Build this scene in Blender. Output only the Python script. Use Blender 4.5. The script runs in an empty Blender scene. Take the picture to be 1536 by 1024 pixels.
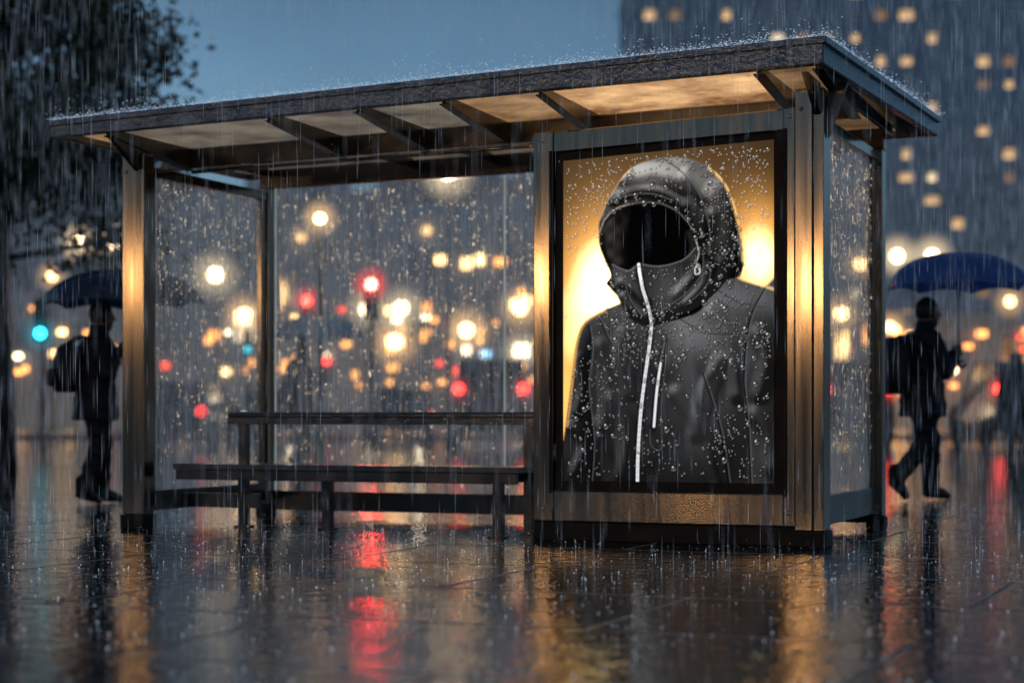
import bpy, math, random
import numpy as np
from mathutils import Vector, Matrix
random.seed(7); rng=np.random.default_rng(11)
sc=bpy.context.scene
sc.view_settings.view_transform='Standard'; sc.view_settings.look='None'; sc.view_settings.exposure=0
COL=sc.collection
TH=math.radians(22.54)

# ---------------------------------------------------------------- helpers
def link(o,parent=None,label=None,cat=None,kind=None,group=None):
    COL.objects.link(o)
    if parent: o.parent=parent
    if label: o["label"]=label
    if cat: o["category"]=cat
    if kind: o["kind"]=kind
    if group: o["group"]=group
    return o
def empty(name,loc,rotz=0,**k):
    o=bpy.data.objects.new(name,None); o.location=loc; o.rotation_euler=(0,0,rotz); o.empty_display_size=.2
    return link(o,**k)
def mesh_np(name,V,F,mat=None,smooth=False):
    V=np.asarray(V,dtype=np.float32); F=np.asarray(F,dtype=np.int32)
    me=bpy.data.meshes.new(name)
    n,k=F.shape
    me.vertices.add(len(V)); me.vertices.foreach_set("co",V.ravel())
    me.loops.add(n*k); me.loops.foreach_set("vertex_index",F.ravel())
    me.polygons.add(n); me.polygons.foreach_set("loop_start",np.arange(n,dtype=np.int32)*k)
    try: me.polygons.foreach_set("loop_total",np.full(n,k,dtype=np.int32))
    except Exception: pass
    me.polygons.foreach_set("use_smooth",np.full(n,smooth,dtype=bool))
    me.update(calc_edges=True); me.validate()
    if mat: me.materials.append(mat)
    return me
class MB:
    def __init__(s): s.v=[]; s.f=[]; s.m=[]; s.sm=[]
    def add(s,v,f,m=0,sm=False):
        o=len(s.v); s.v+= [tuple(p) for p in v]; s.f+=[tuple(i+o for i in q) for q in f]; s.m+=[m]*len(f); s.sm+=[sm]*len(f)
    def box(s,x0,x1,y0,y1,z0,z1,m=0):
        s.hexa([(x0,y0,z0),(x1,y0,z0),(x1,y1,z0),(x0,y1,z0),(x0,y0,z1),(x1,y0,z1),(x1,y1,z1),(x0,y1,z1)],m)
    def hexa(s,p,m=0):
        s.add(p,[(0,3,2,1),(4,5,6,7),(0,1,5,4),(1,2,6,5),(2,3,7,6),(3,0,4,7)],m)
    def tube(s,pts,rad,n=10,m=0,sm=True,caps=True):
        pts=[Vector(p) for p in pts]
        if not hasattr(rad,'__len__'): rad=[rad]*len(pts)
        V=[];F=[]
        prev=None
        for i,p in enumerate(pts):
            a=pts[max(0,i-1)]; b=pts[min(len(pts)-1,i+1)]
            d=(b-a).normalized()
            if prev is None:
                u=d.orthogonal().normalized()
            else:
                u=(prev-d*prev.dot(d)).normalized()
            prev=u; w=d.cross(u)
            for j in range(n):
                t=2*math.pi*j/n
                V.append(p+(u*math.cos(t)+w*math.sin(t))*rad[i])
        for i in range(len(pts)-1):
            for j in range(n):
                k=(j+1)%n
                F.append((i*n+j,i*n+k,(i+1)*n+k,(i+1)*n+j))
        if caps:
            F.append(tuple(range(n-1,-1,-1))); F.append(tuple((len(pts)-1)*n+j for j in range(n)))
        s.add(V,F,m,sm)
    def ball(s,c,r,m=0,nu=12,nv=8):
        if not hasattr(r,'__len__'): r=(r,r,r)
        V=[(c[0],c[1],c[2]-r[2])];F=[]
        for i in range(1,nv):
            ph=-math.pi/2+math.pi*i/nv
            for j in range(nu):
                t=2*math.pi*j/nu
                V.append((c[0]+r[0]*math.cos(ph)*math.cos(t),c[1]+r[1]*math.cos(ph)*math.sin(t),c[2]+r[2]*math.sin(ph)))
        V.append((c[0],c[1],c[2]+r[2])); top=len(V)-1
        for j in range(nu):
            k=(j+1)%nu
            F.append((0,1+k,1+j)); F.append((top,top-nu+j,top-nu+k))
            for i in range(nv-2):
                F.append((1+i*nu+j,1+i*nu+k,1+(i+1)*nu+k,1+(i+1)*nu+j))
        s.add(V,F,m,True)
    def obj(s,name,mats,parent=None,bevel=0,**k):
        me=bpy.data.meshes.new(name); me.from_pydata(s.v,[],s.f)
        for m in (mats if isinstance(mats,(list,tuple)) else [mats]): me.materials.append(m)
        me.polygons.foreach_set("material_index",s.m); me.polygons.foreach_set("use_smooth",s.sm)
        me.update()
        o=bpy.data.objects.new(name,me); link(o,parent=parent,**k)
        if bevel:
            b=o.modifiers.new("bevel",'BEVEL'); b.width=bevel; b.segments=2; b.limit_method='ANGLE'; b.angle_limit=math.radians(50)
        return o

# ---------------------------------------------------------------- materials
def newmat(name):
    m=bpy.data.materials.new(name); m.use_nodes=True; nt=m.node_tree
    for n in list(nt.nodes): nt.nodes.remove(n)
    out=nt.nodes.new('ShaderNodeOutputMaterial')
    return m,nt,out
def N(nt,t,**k):
    n=nt.nodes.new(t)
    for a,b in k.items():
        if a in n.inputs.keys(): n.inputs[a].default_value=b
        else: setattr(n,a,b)
    return n
def pbr(name,col,rough=.5,metal=0,var=.25,scale=6,bump=0,bscale=60,stretch=(1,1,1),coat=0,rvar=.1,spec=.5,glow=0,grad=None):
    m,nt,out=newmat(name)
    p=N(nt,'ShaderNodeBsdfPrincipled'); L=nt.links.new
    p.inputs['Metallic'].default_value=metal
    p.inputs['Coat Weight'].default_value=coat; p.inputs['Coat Roughness'].default_value=.08
    p.inputs['Specular IOR Level'].default_value=spec
    tc=N(nt,'ShaderNodeTexCoord'); mp=N(nt,'ShaderNodeMapping'); mp.inputs['Scale'].default_value=stretch
    L(tc.outputs['Object'],mp.inputs['Vector'])
    no=N(nt,'ShaderNodeTexNoise'); no.inputs['Scale'].default_value=scale; no.inputs['Detail'].default_value=5
    L(mp.outputs[0],no.inputs['Vector'])
    r=N(nt,'ShaderNodeValToRGB'); c=np.array(col)
    r.color_ramp.elements[0].position=.3; r.color_ramp.elements[1].position=.7
    r.color_ramp.elements[0].color=(*(c*(1-var)),1); r.color_ramp.elements[1].color=(*(np.clip(c*(1+var),0,1)),1)
    L(no.outputs['Fac'],r.inputs['Fac']); L(r.outputs['Color'],p.inputs['Base Color'])
    mr=N(nt,'ShaderNodeMapRange'); mr.inputs['From Min'].default_value=.3; mr.inputs['From Max'].default_value=.7
    mr.inputs['To Min'].default_value=max(.02,rough-rvar); mr.inputs['To Max'].default_value=rough+rvar
    L(no.outputs['Fac'],mr.inputs['Value']); L(mr.outputs[0],p.inputs['Roughness'])
    if glow:
        L(r.outputs['Color'],p.inputs['Emission Color']); p.inputs['Emission Strength'].default_value=glow
    if grad:   # street glow and haze painted in as emission, warm at the base
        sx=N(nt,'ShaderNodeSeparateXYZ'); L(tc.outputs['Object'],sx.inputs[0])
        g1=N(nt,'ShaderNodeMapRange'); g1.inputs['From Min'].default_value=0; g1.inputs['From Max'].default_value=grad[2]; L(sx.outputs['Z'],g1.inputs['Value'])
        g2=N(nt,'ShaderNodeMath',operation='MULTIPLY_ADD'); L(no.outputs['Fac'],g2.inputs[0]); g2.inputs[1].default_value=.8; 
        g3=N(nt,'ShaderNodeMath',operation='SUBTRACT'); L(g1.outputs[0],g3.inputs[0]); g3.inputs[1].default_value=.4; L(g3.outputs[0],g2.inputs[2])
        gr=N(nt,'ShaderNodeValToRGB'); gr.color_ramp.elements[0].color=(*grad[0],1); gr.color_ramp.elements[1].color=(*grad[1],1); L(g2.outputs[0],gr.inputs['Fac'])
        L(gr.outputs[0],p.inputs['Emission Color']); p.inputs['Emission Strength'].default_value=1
    if bump:
        nb=N(nt,'ShaderNodeTexNoise'); nb.inputs['Scale'].default_value=bscale; nb.inputs['Detail'].default_value=3
        L(tc.outputs['Object'],nb.inputs['Vector'])
        b=N(nt,'ShaderNodeBump'); b.inputs['Strength'].default_value=bump; b.inputs['Distance'].default_value=.01
        L(nb.outputs['Fac'],b.inputs['Height']); L(b.outputs[0],p.inputs['Normal'])
    L(p.outputs[0],out.inputs['Surface'])
    return m
def emis(name,col,strength,var=0.0,scale=3):
    m,nt,out=newmat(name); e=N(nt,'ShaderNodeEmission'); L=nt.links.new
    e.inputs['Color'].default_value=(*col,1); e.inputs['Strength'].default_value=strength
    if var:
        tc=N(nt,'ShaderNodeTexCoord'); no=N(nt,'ShaderNodeTexNoise'); no.inputs['Scale'].default_value=scale
        L(tc.outputs['Object'],no.inputs['Vector'])
        mr=N(nt,'ShaderNodeMapRange'); mr.inputs['From Min'].default_value=.35; mr.inputs['From Max'].default_value=.65
        mr.inputs['To Min'].default_value=strength*(1-var); mr.inputs['To Max'].default_value=strength*(1+var)
        L(no.outputs['Fac'],mr.inputs['Value']); L(mr.outputs[0],e.inputs['Strength'])
    L(e.outputs[0],out.inputs['Surface']); return m

M_steel=pbr("brushed_wet_steel",(.20,.165,.132),.15,1,.18,22,0,60,(1,1,.03),rvar=.05)
M_dark=pbr("dark_wet_steel",(.085,.08,.078),.22,.85,.3,5,.1,70,rvar=.08)
M_black=pbr("black_painted_metal",(.006,.006,.007),.5,0,.3,8,.1,80,spec=.2)
M_roof=pbr("wet_roof_metal",(.12,.15,.19),.2,.7,.4,6,.6,45)
M_bolt=pbr("bolt_steel",(.4,.38,.35),.3,1)
M_seat=pbr("wet_bench_slats",(.09,.095,.10),.12,.5,.4,9,.25,60)
M_cloth_dark=pbr("dark_wet_cloth",(.009,.011,.015),.65,0,.4,20,.3,80,spec=.25)
M_cloth_trouser=pbr("dark_trousers",(.008,.010,.014),.65,0,.4,20,.3,80,spec=.25)
M_skin=pbr("skin",(.22,.13,.09),.5,0,.1)
M_hair=pbr("dark_hair",(.012,.009,.008),.5,0,.4,40)
M_shoe=pbr("wet_black_shoe",(.01,.01,.011),.3,0,.2)
M_bag=pbr("dark_bag_fabric",(.010,.011,.015),.55,0,.4,15,.3,60,spec=.3)
M_brick=pbr("haze_grey_facade",(.17,.19,.215),.7,0,.3,.12,grad=((.080,.066,.055),(.030,.042,.060),11))  # bluish haze tint painted into the base colour as well
M_brick2=pbr("brown_facade",(.30,.20,.14),.7,0,.3,.12,grad=((.13,.085,.055),(.05,.05,.055),7))  # warm haze glow painted in as emission at the base
M_tower=pbr("tower_concrete",(.13,.19,.26),.7,0,.12,.05,grad=((.050,.050,.055),(.014,.024,.036),45))  # blue haze tint painted into the concrete colour
M_wdark=pbr("unlit_window_glass",(.07,.085,.105),.2,0,.3,.3,grad=((.06,.05,.045),(.02,.028,.04),12))  # unlit panes, faint haze glow painted in as emission
M_bark=pbr("wet_bark",(.03,.025,.02),.5,0,.4,8,.8,25,(1,1,.3))
M_kerb=pbr("wet_kerb_stone",(.12,.11,.10),.2,0,.3,3,.4,30)
M_asphalt=pbr("wet_asphalt",(.03,.032,.036),.10,0,.3,2,.35,14,rvar=.06)
M_paint=pbr("road_paint",(.35,.35,.34),.25,0,.2,5)
M_rubber=pbr("rubber",(.015,.015,.015),.6)
M_pole=pbr("lamp_pole_metal",(.04,.045,.05),.35,.6)
M_glasscar=pbr("car_glass",(.01,.012,.015),.08)
M_edge=pbr("glass_edge",(.45,.50,.46),.1,0,.2,spec=.8,glow=.38)  # emission painted in; pane edges glow without a lamp

def umbmat(name,c,e_=0.0):
    m,nt,out=newmat(name); L=nt.links.new
    p=N(nt,'ShaderNodeBsdfPrincipled'); p.inputs['Roughness'].default_value=.25
    tc=N(nt,'ShaderNodeTexCoord'); no=N(nt,'ShaderNodeTexNoise'); no.inputs['Scale'].default_value=9
    L(tc.outputs['Object'],no.inputs['Vector'])
    r=N(nt,'ShaderNodeValToRGB'); r.color_ramp.elements[0].color=(*[x*.6 for x in c],1); r.color_ramp.elements[1].color=(*[min(1,x*1.4) for x in c],1)
    L(no.outputs['Fac'],r.inputs['Fac']); L(r.outputs[0],p.inputs['Base Color'])
    t=N(nt,'ShaderNodeBsdfTranslucent'); L(r.outputs[0],t.inputs['Color'])
    mx=N(nt,'ShaderNodeMixShader'); mx.inputs[0].default_value=.4
    L(p.outputs[0],mx.inputs[1]); L(t.outputs[0],mx.inputs[2]); L(mx.outputs[0],out.inputs['Surface']); return m
M_umb_blue=umbmat("blue_umbrella_nylon",(.09,.19,.55))
M_umb_pale=umbmat("wet_sheen_blue_umbrella_nylon",(.45,.66,1.0))  # wet sheen painted in as a paler canopy colour
M_umb_dark=umbmat("dark_umbrella_nylon",(.035,.06,.12))

def glassmat():
    m,nt,out=newmat("rainy_glass"); L=nt.links.new
    tr=N(nt,'ShaderNodeBsdfTransparent'); tr.inputs['Color'].default_value=(.88,.92,.94,1)
    gl=N(nt,'ShaderNodeBsdfGlossy'); gl.inputs['Roughness'].default_value=.05
    df=N(nt,'ShaderNodeBsdfTranslucent'); df.inputs['Color'].default_value=(.8,.82,.85,1)
    d2=N(nt,'ShaderNodeBsdfDiffuse'); d2.inputs['Color'].default_value=(.8,.82,.85,1)
    ad=N(nt,'ShaderNodeMixShader'); ad.inputs[0].default_value=.5
    L(df.outputs[0],ad.inputs[1]); L(d2.outputs[0],ad.inputs[2])
    ge=N(nt,'ShaderNodeEmission'); ge.inputs['Color'].default_value=(.78,.86,.95,1); ge.inputs['Strength'].default_value=.085  # misty sheen of the wet film painted in as emission
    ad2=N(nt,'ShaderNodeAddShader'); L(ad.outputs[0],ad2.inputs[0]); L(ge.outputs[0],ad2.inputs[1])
    m1=N(nt,'ShaderNodeMixShader'); m1.inputs[0].default_value=.10
    L(tr.outputs[0],m1.inputs[1]); L(gl.outputs[0],m1.inputs[2])
    tc=N(nt,'ShaderNodeTexCoord'); mp=N(nt,'ShaderNodeMapping'); mp.inputs['Scale'].default_value=(1,1,.05)
    L(tc.outputs['Object'],mp.inputs['Vector'])
    no=N(nt,'ShaderNodeTexNoise'); no.inputs['Scale'].default_value=34; no.inputs['Detail'].default_value=4
    L(mp.outputs[0],no.inputs['Vector'])
    n2=N(nt,'ShaderNodeTexNoise'); n2.inputs['Scale'].default_value=1.3; n2.inputs['Detail'].default_value=3
    L(tc.outputs['Object'],n2.inputs['Vector'])
    mr=N(nt,'ShaderNodeMapRange'); mr.inputs['From Min'].default_value=.42; mr.inputs['From Max'].default_value=.70; mr.inputs['To Min'].default_value=.24; mr.inputs['To Max'].default_value=1.2
    L(no.outputs['Fac'],mr.inputs['Value'])
    mu=N(nt,'ShaderNodeMath',operation='MULTIPLY'); L(mr.outputs[0],mu.inputs[0]); L(n2.outputs['Fac'],mu.inputs[1])
    m2=N(nt,'ShaderNodeMixShader'); L(mu.outputs[0],m2.inputs[0]); L(m1.outputs[0],m2.inputs[1]); L(ad2.outputs[0],m2.inputs[2])
    L(m2.outputs[0],out.inputs['Surface']); return m
M_glass=glassmat()
def dropmat(name,f,g_=0):
    m,nt,out=newmat(name); L=nt.links.new
    g=N(nt,'ShaderNodeBsdfGlass'); g.inputs['IOR'].default_value=1.33; g.inputs['Roughness'].default_value=.0
    t=N(nt,'ShaderNodeBsdfDiffuse'); t.inputs['Color'].default_value=(.95,.93,.9,1)
    mx=N(nt,'ShaderNodeMixShader'); mx.inputs[0].default_value=f
    L(g.outputs[0],mx.inputs[1]); L(t.outputs[0],mx.inputs[2]); last=mx.outputs[0]
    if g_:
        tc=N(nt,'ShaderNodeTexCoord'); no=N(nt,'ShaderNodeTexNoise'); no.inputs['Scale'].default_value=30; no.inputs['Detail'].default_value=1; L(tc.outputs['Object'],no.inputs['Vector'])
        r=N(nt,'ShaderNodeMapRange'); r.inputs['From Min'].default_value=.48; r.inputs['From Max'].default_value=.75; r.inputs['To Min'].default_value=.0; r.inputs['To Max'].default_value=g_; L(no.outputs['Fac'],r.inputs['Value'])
        e=N(nt,'ShaderNodeEmission'); e.inputs['Color'].default_value=(1,.76,.48,1); L(r.outputs[0],e.inputs['Strength'])  # warm city glow painted into the pane drops as emission
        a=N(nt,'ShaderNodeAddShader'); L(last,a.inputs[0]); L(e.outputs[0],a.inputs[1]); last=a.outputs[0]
    L(last,out.inputs['Surface']); return m
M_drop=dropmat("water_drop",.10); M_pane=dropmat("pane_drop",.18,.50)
def rainmat(name,e_):
    m,nt,out=newmat(name); L=nt.links.new
    d=N(nt,'ShaderNodeBsdfDiffuse'); d.inputs['Color'].default_value=(.8,.85,.9,1)
    t=N(nt,'ShaderNodeBsdfTranslucent'); t.inputs['Color'].default_value=(.85,.9,.95,1)
    mx=N(nt,'ShaderNodeMixShader'); mx.inputs[0].default_value=.5
    em_=N(nt,'ShaderNodeEmission'); em_.inputs['Color'].default_value=(.60,.78,1,1); em_.inputs['Strength'].default_value=e_  # pale blue emission painted in so streaks and splashes look skylit
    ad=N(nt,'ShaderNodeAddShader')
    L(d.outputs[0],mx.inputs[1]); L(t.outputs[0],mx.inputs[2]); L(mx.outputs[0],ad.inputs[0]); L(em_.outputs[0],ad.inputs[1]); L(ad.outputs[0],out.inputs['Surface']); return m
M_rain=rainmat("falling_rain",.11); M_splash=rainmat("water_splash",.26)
def ceilmat(name,s,warm):
    m,nt,out=newmat(name); L=nt.links.new
    d=N(nt,'ShaderNodeBsdfPrincipled'); d.inputs['Roughness'].default_value=.25
    tc=N(nt,'ShaderNodeTexCoord'); no=N(nt,'ShaderNodeTexNoise'); no.inputs['Scale'].default_value=2.6; no.inputs['Detail'].default_value=8; no.inputs['Roughness'].default_value=.62
    L(tc.outputs['Object'],no.inputs['Vector'])
    d.inputs['Base Color'].default_value=(.30,.29,.27,1)
    r2=N(nt,'ShaderNodeValToRGB'); r2.color_ramp.elements[0].position=.34; r2.color_ramp.elements[1].position=.70
    if warm: r2.color_ramp.elements[0].color=(.20,.085,.03,1); r2.color_ramp.elements[1].color=(1.0,.60,.28,1)
    else: r2.color_ramp.elements[0].color=(.16,.14,.125,1); r2.color_ramp.elements[1].color=(.80,.66,.50,1)
    L(no.outputs['Fac'],r2.inputs['Fac']); L(r2.outputs[0],d.inputs['Emission Color']); d.inputs['Emission Strength'].default_value=s  # light through the panels painted in as mottled emission
    L(d.outputs[0],out.inputs['Surface']); return m
M_ceil={}
def ceil(s,warm):
    if (s,warm) not in M_ceil: M_ceil[(s,warm)]=ceilmat("glowing_frosted_panel",s,warm)
    return M_ceil[(s,warm)]

def groundmat():
    m,nt,out=newmat("wet_paving"); L=nt.links.new
    p=N(nt,'ShaderNodeBsdfPrincipled'); p.inputs['Specular IOR Level'].default_value=1.0
    tc=N(nt,'ShaderNodeTexCoord'); mp=N(nt,'ShaderNodeMapping'); mp.inputs['Rotation'].default_value=(0,0,TH)
    L(tc.outputs['Object'],mp.inputs['Vector'])
    br=N(nt,'ShaderNodeTexBrick'); br.inputs['Scale'].default_value=1; br.inputs['Brick Width'].default_value=2.4; br.inputs['Row Height'].default_value=1.3
    br.inputs['Mortar Size'].default_value=.014; br.inputs['Mortar Smooth'].default_value=.2
    br.inputs['Color1'].default_value=(.006,.008,.011,1); br.inputs['Color2'].default_value=(.014,.016,.020,1); br.inputs['Mortar'].default_value=(.24,.24,.25,1)
    L(mp.outputs[0],br.inputs['Vector'])
    no=N(nt,'ShaderNodeTexNoise'); no.inputs['Scale'].default_value=2.2; no.inputs['Detail'].default_value=8; no.inputs['Roughness'].default_value=.65
    L(tc.outputs['Object'],no.inputs['Vector'])
    mr=N(nt,'ShaderNodeMapRange'); mr.inputs['From Min'].default_value=.50; mr.inputs['From Max'].default_value=.68; mr.inputs['To Min'].default_value=.02; mr.inputs['To Max'].default_value=.22
    L(no.outputs['Fac'],mr.inputs['Value'])
    rm=N(nt,'ShaderNodeMath',operation='MULTIPLY_ADD'); L(br.outputs['Fac'],rm.inputs[0]); rm.inputs[1].default_value=.4; L(mr.outputs[0],rm.inputs[2])
    L(rm.outputs[0],p.inputs['Roughness'])
    nc=N(nt,'ShaderNodeTexNoise'); nc.inputs['Scale'].default_value=22; nc.inputs['Detail'].default_value=6
    L(tc.outputs['Object'],nc.inputs['Vector'])
    cr=N(nt,'ShaderNodeValToRGB'); cr.color_ramp.elements[0].position=.35; cr.color_ramp.elements[1].position=.7; cr.color_ramp.elements[0].color=(.2,.2,.2,1); cr.color_ramp.elements[1].color=(1.0,1.0,1.0,1)
    L(nc.outputs['Fac'],cr.inputs['Fac'])
    mc=N(nt,'ShaderNodeMix',data_type='RGBA',blend_type='MULTIPLY'); mc.inputs['Factor'].default_value=1
    L(br.outputs['Color'],mc.inputs['A']); L(cr.outputs['Color'],mc.inputs['B']); L(mc.outputs['Result'],p.inputs['Base Color'])
    def noise(s,d=3,r=.55):
        q=N(nt,'ShaderNodeTexNoise'); q.inputs['Scale'].default_value=s; q.inputs['Detail'].default_value=d; q.inputs['Roughness'].default_value=r
        L(tc.outputs['Object'],q.inputs['Vector']); return q.outputs['Fac']
    def math_(op,a,b,c=None):
        q=N(nt,'ShaderNodeMath',operation=op)
        for i,t in enumerate((a,b,c)):
            if t is None: continue
            if isinstance(t,(int,float)): q.inputs[i].default_value=t
            else: L(t,q.inputs[i])
        return q.outputs[0]
    vo=N(nt,'ShaderNodeTexVoronoi'); vo.inputs['Scale'].default_value=2.6; L(tc.outputs['Object'],vo.inputs['Vector'])
    ring=math_('SINE',math_('MULTIPLY',vo.outputs['Distance'],60),0)
    fa=N(nt,'ShaderNodeMapRange'); fa.inputs['From Min'].default_value=0; fa.inputs['From Max'].default_value=.35; fa.inputs['To Min'].default_value=.13; fa.inputs['To Max'].default_value=0
    L(vo.outputs['Distance'],fa.inputs['Value'])
    h=math_('ADD',math_('MULTIPLY',ring,fa.outputs[0]),math_('MULTIPLY',noise(9,1),1.0))
    h=math_('ADD',h,math_('MULTIPLY',noise(34,2,.5),.46))
    h=math_('MULTIPLY_ADD',br.outputs['Fac'],-.7,h)
    b=N(nt,'ShaderNodeBump'); b.inputs['Strength'].default_value=.8; b.inputs['Distance'].default_value=.0068
    L(h,b.inputs['Height']); L(b.outputs[0],p.inputs['Normal'])
    L(p.outputs[0],out.inputs['Surface']); return m
M_ground=groundmat()

# ---------------------------------------------------------------- world, sun, camera
w=bpy.data.worlds.new("World"); sc.world=w; w.use_nodes=True; nt=w.node_tree; L=nt.links.new
for n in list(nt.nodes): nt.nodes.remove(n)
wo=nt.nodes.new('ShaderNodeOutputWorld'); bg=nt.nodes.new('ShaderNodeBackground')
tc=nt.nodes.new('ShaderNodeTexCoord'); sx=nt.nodes.new('ShaderNodeSeparateXYZ'); L(tc.outputs['Generated'],sx.inputs[0])
rp=nt.nodes.new('ShaderNodeValToRGB'); L(sx.outputs['Z'],rp.inputs['Fac'])
els=rp.color_ramp.elements
els[0].position=0; els[0].color=(.055,.065,.08,1); els[1].position=1; els[1].color=(.02,.038,.065,1)
for p,c in ((.06,(.09,.14,.19,1)),(.14,(.165,.31,.44,1)),(.19,(.115,.235,.37,1)),(.28,(.045,.095,.165,1))):
    e=els.new(p); e.color=c
no=nt.nodes.new('ShaderNodeTexNoise'); no.inputs['Scale'].default_value=4; no.inputs['Detail'].default_value=4; L(tc.outputs['Generated'],no.inputs['Vector'])
mr=nt.nodes.new('ShaderNodeMapRange'); mr.inputs['From Min'].default_value=.3; mr.inputs['From Max'].default_value=.7; mr.inputs['To Min'].default_value=.78; mr.inputs['To Max'].default_value=1.15
L(no.outputs['Fac'],mr.inputs['Value'])
mx=nt.nodes.new('ShaderNodeMix'); mx.data_type='RGBA'; mx.blend_type='MULTIPLY'; mx.inputs['Factor'].default_value=1
L(rp.outputs['Color'],mx.inputs['A']); L(mr.outputs[0],mx.inputs['B']); L(mx.outputs['Result'],bg.inputs['Color'])
bg.inputs['Strength'].default_value=1.0; L(bg.outputs[0],wo.inputs['Surface'])
sl=bpy.data.lights.new("overcast_sun",'SUN'); sl.energy=.10; sl.angle=math.radians(40); sl.color=(.7,.85,1)
so=bpy.data.objects.new("overcast_sun",sl); so.rotation_euler=(math.radians(35),0,math.radians(-20)); COL.objects.link(so)

cam=bpy.data.cameras.new("camera"); co=bpy.data.objects.new("camera",cam); COL.objects.link(co)
co.location=(0,0,.8); co.rotation_euler=(math.radians(90),0,0)
cam.lens=2800/1536*36; cam.sensor_width=36; cam.shift_y=108/1536; cam.clip_end=3000; cam.clip_start=.1
cam.dof.use_dof=True; cam.dof.focus_distance=10.6; cam.dof.aperture_fstop=1.15; cam.dof.aperture_blades=0
sc.camera=co
def px(x,y,d):
    return ((x-768)/2800*d, d, .8+(620-y)/2800*d)

# ---------------------------------------------------------------- ground / road
def sheet(name,x0,x1,y0,y1,z,mat,kind="structure",**k):
    me=mesh_np(name,[(x0,y0,z),(x1,y0,z),(x1,y1,z),(x0,y1,z)],[(0,1,2,3)],mat)
    return link(bpy.data.objects.new(name,me),kind=kind,**k)
sheet("ground",-900,900,-60,1500,0,M_ground)
sheet("road",-400,400,40,58,.004,M_asphalt)
mk=MB()
for i in range(-20,21):
    mk.box(i*6,i*6+3,48.9,49.05,.006,.009)
mk.obj("road_markings",M_paint,kind="structure")
kb=MB(); kb.box(-400,400,58,58.3,0,.13); kb.obj("kerb",M_kerb,bevel=.02,kind="structure")
kb=MB(); kb.box(-400,400,58.31,82,-.05,.125); kb.obj("far_pavement",M_kerb,kind="structure")

# ---------------------------------------------------------------- shelter
SH=empty("bus_shelter",(1.816,11.2,0),-TH,label="steel and glass bus shelter with lit advert, wet from rain",cat="bus shelter")
FR=(.169,-.5); FL=(-5.167,-.5); BR=(.394,2.0); BL=(-5.10,2.0)
def quad(p,vals):
    x,y=p; v=(y+.5)/2.5; u=(x+5.167)/(5.167+.169)
    return (vals[1]*(1-u)+vals[0]*u)*(1-v)+(vals[3]*(1-u)+vals[2]*u)*v
def zt(x,y): return quad((x,y),(2.945,2.78,2.83,2.77))
def zb(x,y): return quad((x,y),(2.80,2.676,2.71,2.665))
def inset(c,dx,dy): return (c[0]+dx,c[1]+dy)
t=.055
outer=[FL,FR,BR,BL]; inner=[inset(FL,t,t),inset(FR,-t,t),inset(BR,-t,-t),inset(BL,t,-t)]
fa=MB()
for i in range(4):
    j=(i+1)%4; a,b,c,d=outer[i],outer[j],inner[j],inner[i]
    fa.hexa([(q[0],q[1],zb(*q)) for q in (a,b,c,d)]+[(q[0],q[1],zt(*q)) for q in (a,b,c,d)])
roof=fa.obj("roof",[M_roof],SH,bevel=.008)
lp=MB()
for i in (0,1):
    j=i+1; a,b=outer[i],outer[j]; o=.02
    a2=inset(a,0,-o) if i==0 else inset(a,o,-o); b2=inset(b,o,-o) if i==0 else inset(b,o,0)
    lp.hexa([(a2[0],a2[1],zt(*a)-.03),(b2[0],b2[1],zt(*b)-.03),(inner[j][0],inner[j][1],zt(*b)-.03),(inner[i][0],inner[i][1],zt(*a)-.03),
             (a2[0],a2[1],zt(*a)+.012),(b2[0],b2[1],zt(*b)+.012),(inner[j][0],inner[j][1],zt(*b)+.012),(inner[i][0],inner[i][1],zt(*a)+.012)])
lp.obj("drip_edge",[M_roof],roof,bevel=.005)
ts=MB(); q=[inset(inner[0],.004,.004),inset(inner[1],-.004,.004),inset(inner[2],-.004,-.004),inset(inner[3],.004,-.004)]
ts.hexa([(a[0],a[1],zt(*a)-.04) for a in q]+[(a[0],a[1],zt(*a)-.012) for a in q]); ts.obj("roof_sheet",[M_roof],roof)
raf=[.12,-.23,-1.6,-2.25,-2.85,-3.5,-4.75]
edges=[-5.10]+sorted(raf)+[.09]
for i in range(len(edges)-1):
    a,b=edges[i]+.012,edges[i+1]-.012
    if b-a<.05: continue
    mid=(a+b)/2; warm=mid>-2.3
    st=1.1 if -1.6<mid<-.2 else (.48 if -2.3<mid<-1.6 else (.27 if mid>-4.7 else .45))
    if mid>-.2: st=.35
    P=[(a,-.43),(b,-.43),(b,.59),(a,.59)]
    pm=MB(); pm.hexa([(x,y,zb(x,y)+.045) for x,y in P]+[(x,y,zb(x,y)+.055) for x,y in P]); pm.obj("ceiling_panel",[ceil(st,warm or mid<-4.7)],roof)
    b2=b+(.2 if i==len(edges)-2 else 0)
    P=[(a,.69),(b,.69),(b2,1.93),(a,1.93)]
    pm=MB(); pm.hexa([(x,y,zb(x,y)+.045) for x,y in P]+[(x,y,zb(x,y)+.055) for x,y in P]); pm.obj("ceiling_panel",[ceil(st*.6,warm)],roof)
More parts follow.
